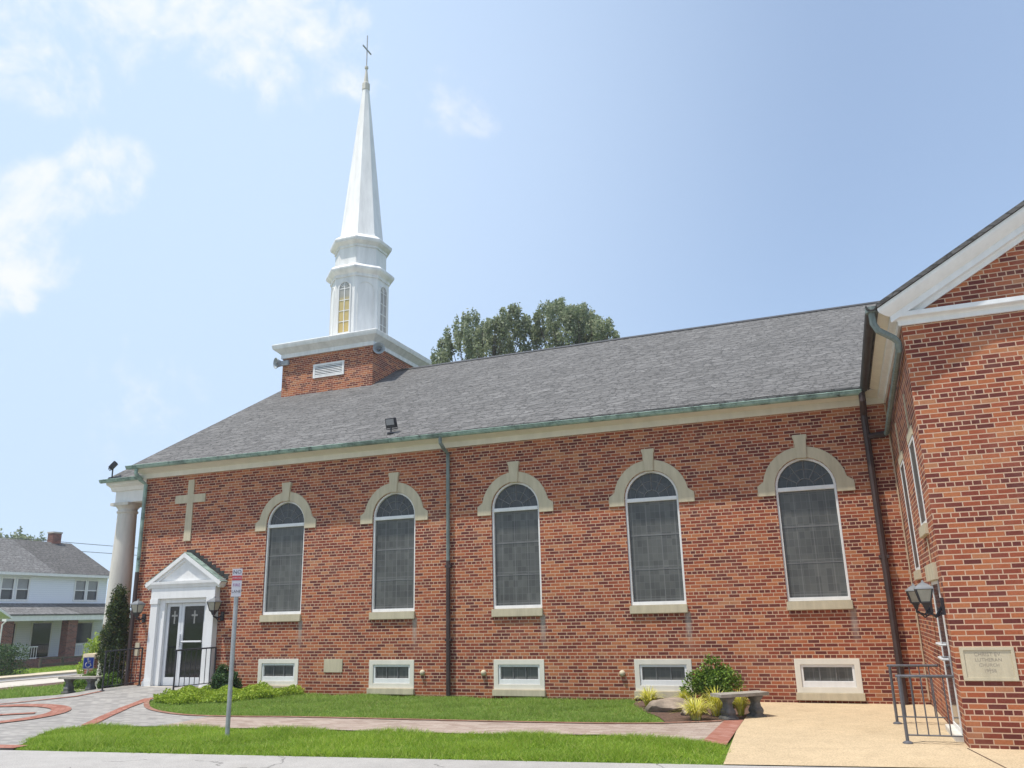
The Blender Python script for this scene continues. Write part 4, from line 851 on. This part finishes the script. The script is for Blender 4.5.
# lime ground cover by the door
gc = [(1.5, -.9), (1.42, -2.1), (1.9, -2.55), (2.7, -2.6), (3.4, -2.2), (4.0, -1.3), (4.15, -.25), (2.75, -.12), (2.7, -.9), (2.2, -1.15)]
def gc_pos(n):
    x = rng.uniform(1.4, 4.2, n*3); y = rng.uniform(-3.05, -.1, n*3); k = inside(gc, x, y); x, y = x[k][:n], y[k][:n]
    top = .08+.11*np.clip(np.sin(x*6.3+np.sin(y*5))*np.sin(y*5.7+np.sin(x*4.1))+.45, 0, 1.3); return np.stack([x, y, hv(x, y)+top*rng.uniform(.15, 1, len(x))**.7], 1)
kind(leaves(24000, gc_pos, .055, 'lime_leaf', 'ground_cover', None, .8, .5), 'stuff')
def tuft(c, r, hh, n, label, seed):
    rs = np.random.default_rng(seed); t = thing('golden_grass', label, 'ornamental grass', c, 'tufts of golden grass in the planting bed'); V, F = [], []
    for i in range(n):
        a = rs.uniform(0, 6.28); reach = r*rs.uniform(.25, 1.1); H = hh*rs.uniform(.6, 1.1); w = .013; d = Vector((math.cos(a), math.sin(a), 0)); s = Vector((-d.y, d.x, 0))*w; b0 = Vector(c)+d*r*.2*rs.uniform(0, 1); k = len(V)
        for j in range(5):
            u = j/4; p = b0+d*reach*u**1.3+Vector((0, 0, H*(1.55*u-.75*u*u*(.6+.8*reach/r)))); ww = s*(1-.85*u); V += [tuple(p-ww), tuple(p+ww)]
        for j in range(4): F.append((k+2*j, k+2*j+1, k+2*j+3, k+2*j+2))
    arr_mesh('blades', np.array(V), np.array(F), 'gold_blade', t)
for i, (x, y, r, hh, lab) in enumerate([(12.38, -1.15, .26, .34, 'yellow grass tuft at the left end of the bed, left of the rock'), (12.98, -.75, .20, .26, 'small yellow grass tuft half hidden behind the rock'), (13.52, -2.80, .32, .34, 'yellow grass tuft in front of the bush, beside the path edge'), (13.78, -2.20, .30, .42, 'taller yellow grass tuft just left of the concrete bench'), (14.16, -2.10, .19, .36, 'yellow grass tuft seen between the legs of the concrete bench')]):
    tuft((x, y, .02), r*1.25, hh*1.2, 210, lab, 20+i)
# rock
def rock(c, sx, sy, sz, label, seed, ang=0.):
    bm = bmesh.new(); bmesh.ops.create_icosphere(bm, subdivisions=4, radius=1); rs = np.random.default_rng(seed); dirs = [Vector(rs.normal(size=3)).normalized() for _ in range(16)]; lim = rs.uniform(.62, .92, 16); lim2 = [Vector((0, 0, 1))]
    for v in bm.verts:
        for d, L in zip(dirs+lim2, list(lim)+[.62]):
            k = v.co.dot(d)
            if k > L: v.co -= d*(k-L)
        v.co += v.co.normalized()*.03*math.sin(v.co.x*9+seed)*math.sin(v.co.y*11)*math.sin(v.co.z*8+1)
    q = Matrix.Rotation(ang, 3, 'Z')
    me = bpy.data.meshes.new('garden_rock')
    for v in bm.verts: v.co = q @ Vector((v.co.x*sx, v.co.y*sy, v.co.z*sz))
    bm.to_mesh(me); bm.free(); me.materials.append(M['rock']); me.shade_smooth(); me.set_sharp_from_angle(angle=R(28)); o = bpy.data.objects.new('garden_rock', me); COL.objects.link(o); o.location = c; return tag(o, label, 'rock', 'flat rocks in the planting bed')
rock((12.90, -1.50, .06), .54, .36, .24, 'large flat tan rock in the planting bed before the basement window', 2, R(25))
rock((13.35, -2.05, .03), .30, .22, .19, 'smaller brown rock leaning against the large flat rock', 5, R(60))
# low plants around the left bench, hedge and shrubs further off
def mound(name, label, cat, c, rx, ry, hh, n, size, mat, seed, group=None): return bush(name, label, cat, c, rx, ry, hh, n, size, mat, seed, group, 26)
for i, (x, y, rx, ry, hh, lab) in enumerate([(-3.7, .5, .5, .4, .42, 'low green shrub just behind the left end of the left bench'), (-3.0, .45, .55, .4, .62, 'green shrub behind the left bench, nearest the conifer'), (-1.75, -.35, .28, .3, .42, 'small green plant at the foot of the conifer behind the railing')]):
    mound('low_shrub', lab, 'shrub', (x, y, h(x, y)), rx, ry, hh, 3000, .06, 'shrub_leaf', 40+i, 'low shrubs by the left bench')
mound('low_shrub', 'bright green shrub behind the brick pier and blue sign', 'shrub', (-11.4, 8.1, h(-11.4, 8.1)), .75, .75, 1.5, 6000, .09, 'lime_leaf', 47)
hg = thing('clipped_hedge', 'clipped dark hedge with bright top on the lawn across the street', 'hedge', (-19.2, 9.4, h(-19.2, 9.4)))
hc = [(x, y, h(-19, 9)+z) for x in (-19.0, -18.2, -17.5) for y in (5.6, 6.4, 7.2, 8.0, 8.8, 9.5) for z in (.32, .75, 1.08)]
g = MB(); twigs(g, (-19.2, 8, h(-19, 9)), [p for p in hc[::6]], .03, .01); g.build('stems', 'bark', hg); leaves(26000, clumps(hc, [(.42, .52, .30)]*len(hc), .4), .075, 'dark_leaf', 'foliage', hg)
# grass fringe plants at the plaza's far-left edge and lawn over the street
grass('verge_grass', [(-5.95, -9), (-5.3, -6.5), (-3.6, -2.5), (-2.0, .1), (-3.6, 3), (-3.6, 14), (-5.95, 14)], 700, .05, .12, 'dull_grass_blade', .02)
grass('far_lawn_grass', [(-26, 5), (-17.5, 5), (-17.5, 32), (-26, 32)], 180, .06, .12, 'grass_blade', .05)

# ------------------------------------------------------------------ house across the street
HX = -29.0
HO = thing('house', 'white sided duplex house with brick porch piers across the street', 'house', (HX, 20.2, -.7))
HF = lambda u, v, w: (HX+w, u, v)
b = MB(); b.plate(rect(15.9, 24.45, -1.2, 4.72), HF, 0, -.2, [rect(a, a+.72, 3.22, 4.38) for a in (17.01, 17.99, 22.02, 22.96)]); b.box(HX-8, HX-.2, 24.25, 24.45, -1.2, 4.72)
b.prism([(HX-.1, 4.72), (HX-4, 6.95), (HX-7.9, 4.72)], lambda a, p, q: (p, a, q), 24.25, 24.45); b.box(HX-8, HX-.2, 15.9, 16.1, -1.2, 4.72); b.box(HX-8.2, HX-8, 15.9, 24.45, -1.2, 4.72); b.build('house_wall', 'house_siding', HO)
def hroof(y0, y1, mat, nm):
    b = MB(); b.prism([(HX+.35, 4.68), (HX+.35, 4.76), (HX-4, 7.08), (HX-8.4, 4.76), (HX-8.4, 4.68), (HX-4, 7.0)], lambda a, p, q: (p, a, q), y0, y1); return b.build(nm, mat, HO)
hroof(15.6, 20.3, 'pale_shingles', 'roof_half'); rf = hroof(20.3, 24.75, 'dark_shingles', 'roof_half')
b = MB(); b.box(HX-4.3, HX-3.8, 23.1, 23.75, 6.7, 7.72); b.build('chimney', 'house_brick', rf); b = MB(); b.box(HX-4.34, HX-3.76, 23.06, 23.79, 7.66, 7.76); b.build('chimney_cap', 'sidewalk', rf)
b = MB(); b.box(HX+.01, HX+.42, 15.6, 24.75, 4.58, 4.74); b.build('eave_board', 'white_paint', HO)
for a in (17.01, 17.99, 22.02, 22.96):
    f = MB(); f.plate(rect(a-.10, a+.82, 3.12, 4.48), HF, .03, -.05, [rect(a, a+.72, 3.22, 4.38)]); f.box(HX-.03, HX+.015, a, a+.72, 3.76, 3.82); fr = f.build('sash_window', 'white_paint', HO)
    g = MB(); g.box(HX-.08, HX-.06, a, a+.72, 3.22, 3.79); g.build('lower_pane', 'window_glass', fr); g = MB(); g.box(HX-.06, HX-.04, a, a+.72, 3.79, 4.38); g.build('upper_pane', 'pale_blind', fr)
# porch
PF = HX+2.35
b = MB(); b.prism([(HX+.002, 2.92), (HX+.002, 3.0), (PF+.25, 2.34), (PF+.25, 2.26)], lambda a, p, q: (p, a, q), 15.6, 20.3); b.build('porch_roof', 'pale_shingles', HO)
b = MB(); b.prism([(HX+.002, 2.92), (HX+.002, 3.0), (PF+.25, 2.34), (PF+.25, 2.26)], lambda a, p, q: (p, a, q), 20.3, 24.75); b.build('porch_roof', 'dark_shingles', HO)
b = MB(); b.box(PF-.1, PF+.22, 15.6, 24.7, 1.98, 2.28); b.box(HX+.004, PF-.1, 15.65, 24.6, 2.1, 2.2); b.build('porch_beam', 'white_paint', HO)
for y0 in (15.62, 19.78, 23.9):
    b = MB(); b.box(PF-.52, PF+.02, y0, y0+.66, -1.1, 1.98); b.build('porch_pier', 'house_brick', HO)
b = MB(); b.box(HX+.004, PF-.02, 15.64, 24.6, -1.2, -.12); b.build('porch_floor', 'house_brick', HO)
for y0, y1, z0, z1, nm, mt in ((17.3, 18.2, -.1, 1.85, 'front_door', 'dark_glass'), (19.35, 20.6, -.1, 1.85, 'front_door', 'dark_glass'), (22.4, 23.6, .6, 1.8, 'porch_window', 'window_glass')):
    f = MB(); f.plate(rect(y0-.1, y1+.1, z0-.1, z1+.1), HF, .04, .003, [rect(y0, y1, z0, z1)]); fr = f.build(nm, 'white_paint', HO); g = MB(); g.box(HX+.004, HX+.02, y0, y1, z0, z1); g.build('pane', mt, fr)
def house_rail(y0, y1):
    b = MB(); b.tube([(PF-.2, y0, .56), (PF-.2, y1, .56)], .03, 6); b.tube([(PF-.2, y0, -.05), (PF-.2, y1, -.05)], .025, 6)
    k = y0
    while k <= y1+.01: b.tube([(PF-.2, k, -.1), (PF-.2, k, .56)], .016, 5); k += .16
    b.build('porch_railing', 'white_paint', HO)
house_rail(16.3, 18.1); house_rail(20.5, 23.85)
b = MB(); b.prism([(11.0, 2.1), (13.0, 3.2), (15.0, 2.1), (15.0, 2.22), (13.0, 3.35), (11.0, 2.22)], lambda a, p, q: (a, p, q), PF+.0, PF+1.4); b.build('porch_gable', 'white_paint', HO)
b = MB(); b.tube([(PF+.26, 15.6, 2.2), (PF+.26, 15.6, 2.0), (PF+.1, 15.5, 1.8), (PF+.1, 15.5, -.8)], .045, 6); b.build('porch_downspout', 'white_paint', HO)
fn = thing('rail_fence', 'low dark rail fence in front of the duplex porch', 'fence', (-25.4, 18.5, -.6))
for y in (17.2, 18.6, 20.0, 21.4, 22.8):
    g = MB(); g.box(-25.46, -25.34, y-.06, y+.06, -.75, .02); g.build('fence_post', 'bark', fn)
g = MB()
for z in (-.42, -.10): g.box(-25.43, -25.37, 17.2, 22.8, z, z+.09)
g.build('fence_rail', 'bark', fn)
# ------------------------------------------------------------------ trees
def tree(name, label, base, height, crown, n, size, mat, seed, group=None, zlow=.35):
    rs = np.random.default_rng(seed); t = thing(name, label, 'tree', base, group); B = Vector(base); g = MB(); cs, rr = [], []
    top = B+Vector((0, 0, height*.82)); g.tube([B, B+Vector((.1, 0, height*.35)), B+Vector((-.1, .1, height*.65)), top], [height*.022, height*.017, height*.010, .02], 9)
    lead = [(rs.uniform(-.92, .92)*crown, rs.uniform(-.6, .6)*crown, rs.uniform(.86, 1.0)) for _ in range(13)]
    for (lx, ly, lz) in lead:
        tipv = B+Vector((lx, ly, height*lz*(1-.12*(lx/crown)**2))); st = B+Vector((0, 0, height*rs.uniform(.3, .5))); mid = st.lerp(tipv, .5)+Vector((lx*.25, ly*.25, 0)); g.tube([st, mid, st.lerp(tipv, .93)], [.13, .08, .015], 6)
        for k in range(22):
            u = .12+.88*(k/21)**.7; p = (st.lerp(mid, u*2) if u < .5 else mid.lerp(tipv, u*2-1)); sp_ = (1.10-u)*crown*.42+.03; q = p+Vector((rs.normal()*sp_, rs.normal()*sp_, rs.normal()*.2)); s = (.34+.75*(1-u))*crown*.25+.10
            cs.append(tuple(q)); rr.append((s*rs.uniform(.7, 1.1), s*rs.uniform(.7, 1.1), s*rs.uniform(.9, 1.5)))
            if k % 3 == 0: g.tube([p, q], [.03, .01], 4)
    for k in range(95):
        a = rs.uniform(0, 6.28); z = rs.uniform(zlow, .90) if k < 30 else rs.uniform(.68, .91); rad = crown*rs.uniform(.05, .98)*(1-.35*max(0, (z-.75)/.25)); cs.append((B.x+rad*math.cos(a), B.y+rad*math.sin(a), B.z+z*height)); s = crown*rs.uniform(.13, .24); rr.append((s, s, s*1.1))
    g.build('trunk', 'bark', t); leaves(n, clumps(cs, rr, .25), size, mat, 'crown', t, 0, .6); return t
TG = 'broadleaf trees behind the church'
def tall_tree(label, base, prof, depth, n, size, seed):
    """big tree whose crown top follows the height profile prof (x, z); crown of many small upright leaf sprays"""
    rs = np.random.default_rng(seed); t = thing('broadleaf_tree', label, 'tree', base, TG); B = Vector(base); g = MB(); cs, rr = [], []
    px_, pz = np.array(prof).T; zt = lambda x: float(np.interp(x, px_, pz)); mid = (px_[0]+px_[-1])/2; half = (px_[-1]-px_[0])/2
    g.tube([B, B+Vector((.1, 0, 6)), B+Vector((-.1, .1, 11)), B+Vector((0, 0, 15))], [.42, .33, .22, .05], 9)
    for i in range(330):
        x = rs.uniform(px_[0]+.1, px_[-1]-.1); top = zt(x); e = math.sqrt(max(.06, 1-((x-mid)/half)**2)); y = B.y+rs.uniform(-1, 1)*depth*e
        top -= abs(y-B.y)/depth*1.1; rz = rs.uniform(.34, .75); z = top-rz*.75-(0 if i < 150 else rs.uniform(0, 1)**.8*6.5)
        rx = rs.uniform(.12, .26) if i < 150 else rs.uniform(.24, .46); cs.append((x, y, z)); rr.append((rx, rx, rz if i < 150 else rz*1.25))
        if i % 5 == 0:
            st = B+Vector((0, 0, max(5, z-5.5-rs.uniform(0, 1.5)))); c_ = Vector((x, y, z)); g.tube([st, st.lerp(c_, .5)+Vector((0, 0, -.25)), c_], [.10, .05, .012], 5)
    g.build('trunk', 'bark', t); leaves(n, clumps(cs, rr, .15), size, mat='tree_leaf', name='crown', parent=t, asp=.6); return t
tall_tree('leafy tree behind the church roof, left one nearest the steeple', (-2.2, 25, 0), [(-5.46, 16.26), (-5.13, 17.11), (-4.46, 17.9), (-3.72, 18.3), (-3.05, 19.29), (-2.65, 19.55), (-2.33, 19.24), (-2.2, 18.45), (-1.88, 18.22), (-1.36, 18.7), (-0.52, 18.76), (0.0, 19.43), (0.38, 19.31), (0.73, 18.5), (1.02, 17.59), (1.04, 16.36)], 2.4, 42000, .17, 61)
tall_tree('leafy tree behind the church roof, right one standing clear of the steeple', (3.6, 25.4, 0), [(1.04, 16.36), (1.29, 18.29), (1.62, 18.98), (2.07, 19.47), (2.55, 19.32), (2.99, 19.5), (3.26, 18.71), (3.68, 18.83), (4.04, 18.83), (4.35, 18.96), (4.62, 18.61), (4.76, 17.86), (5.34, 17.77), (5.68, 17.66), (5.76, 16.99), (6.08, 16.59), (6.1, 15.94)], 2.3, 42000, .17, 74)
tree('broadleaf_tree', 'distant green tree showing above the duplex roof ridge', (-60, 42, -.8), 12.3, 2.3, 9000, .35, 'tree_leaf', 65)
# overhead wires between two street poles
for (z0, z1, sag, lab) in ((7.55, 7.5, .15, 'topmost overhead wire crossing the sky left of the column'), (6.95, 6.95, .1, 'lower overhead wire crossing the sky left of the column')):
    b = MB(); pts = [(-36.5, 2+i*3.0, z0+(z1-z0)*i/16-sag*4*(i/16)*(1-i/16)+sag) for i in range(17)]; b.tube(pts, .022, 5); tag(b.build('overhead_wire', 'grey_iron'), lab, 'wire', 'overhead wires along the street')
for y, lab in ((2, 'wooden utility pole carrying the wires, left of the duplex'), (50, 'wooden utility pole carrying the wires, behind the church front')):
    pl = thing('utility_pole', lab, 'utility pole', (-36.5, y, -.8), 'utility poles'); g = MB(); g.tube([(-36.5, y, -1), (-36.5, y, 8.6)], [.16, .11], 9); g.build('pole_shaft', 'bark', pl); g = MB(); g.box(-36.56, -36.44, y-.9, y+.9, 7.5, 7.62) if False else g.box(-37.3, -35.7, y-.06, y+.06, 7.45, 7.57); g.build('crossarm', 'bark', pl)

# ------------------------------------------------------------------ summer haze
hm = bpy.data.materials.new('haze_air'); hm.use_nodes = True; hm.node_tree.nodes.clear()
ho_ = hm.node_tree.nodes.new('ShaderNodeOutputMaterial'); pv = hm.node_tree.nodes.new('ShaderNodeVolumePrincipled'); pv.inputs['Density'].default_value = 0.0009; pv.inputs['Color'].default_value = (0.92, 0.95, 1.0, 1); pv.inputs['Anisotropy'].default_value = 0.3
hm.node_tree.links.new(pv.outputs[0], ho_.inputs['Volume']); M['haze_air'] = hm
b = MB(); b.box(-95, 70, -60, 110, -3.2, 27.0); kind(b.build('haze', 'haze_air', smooth=False), 'stuff')
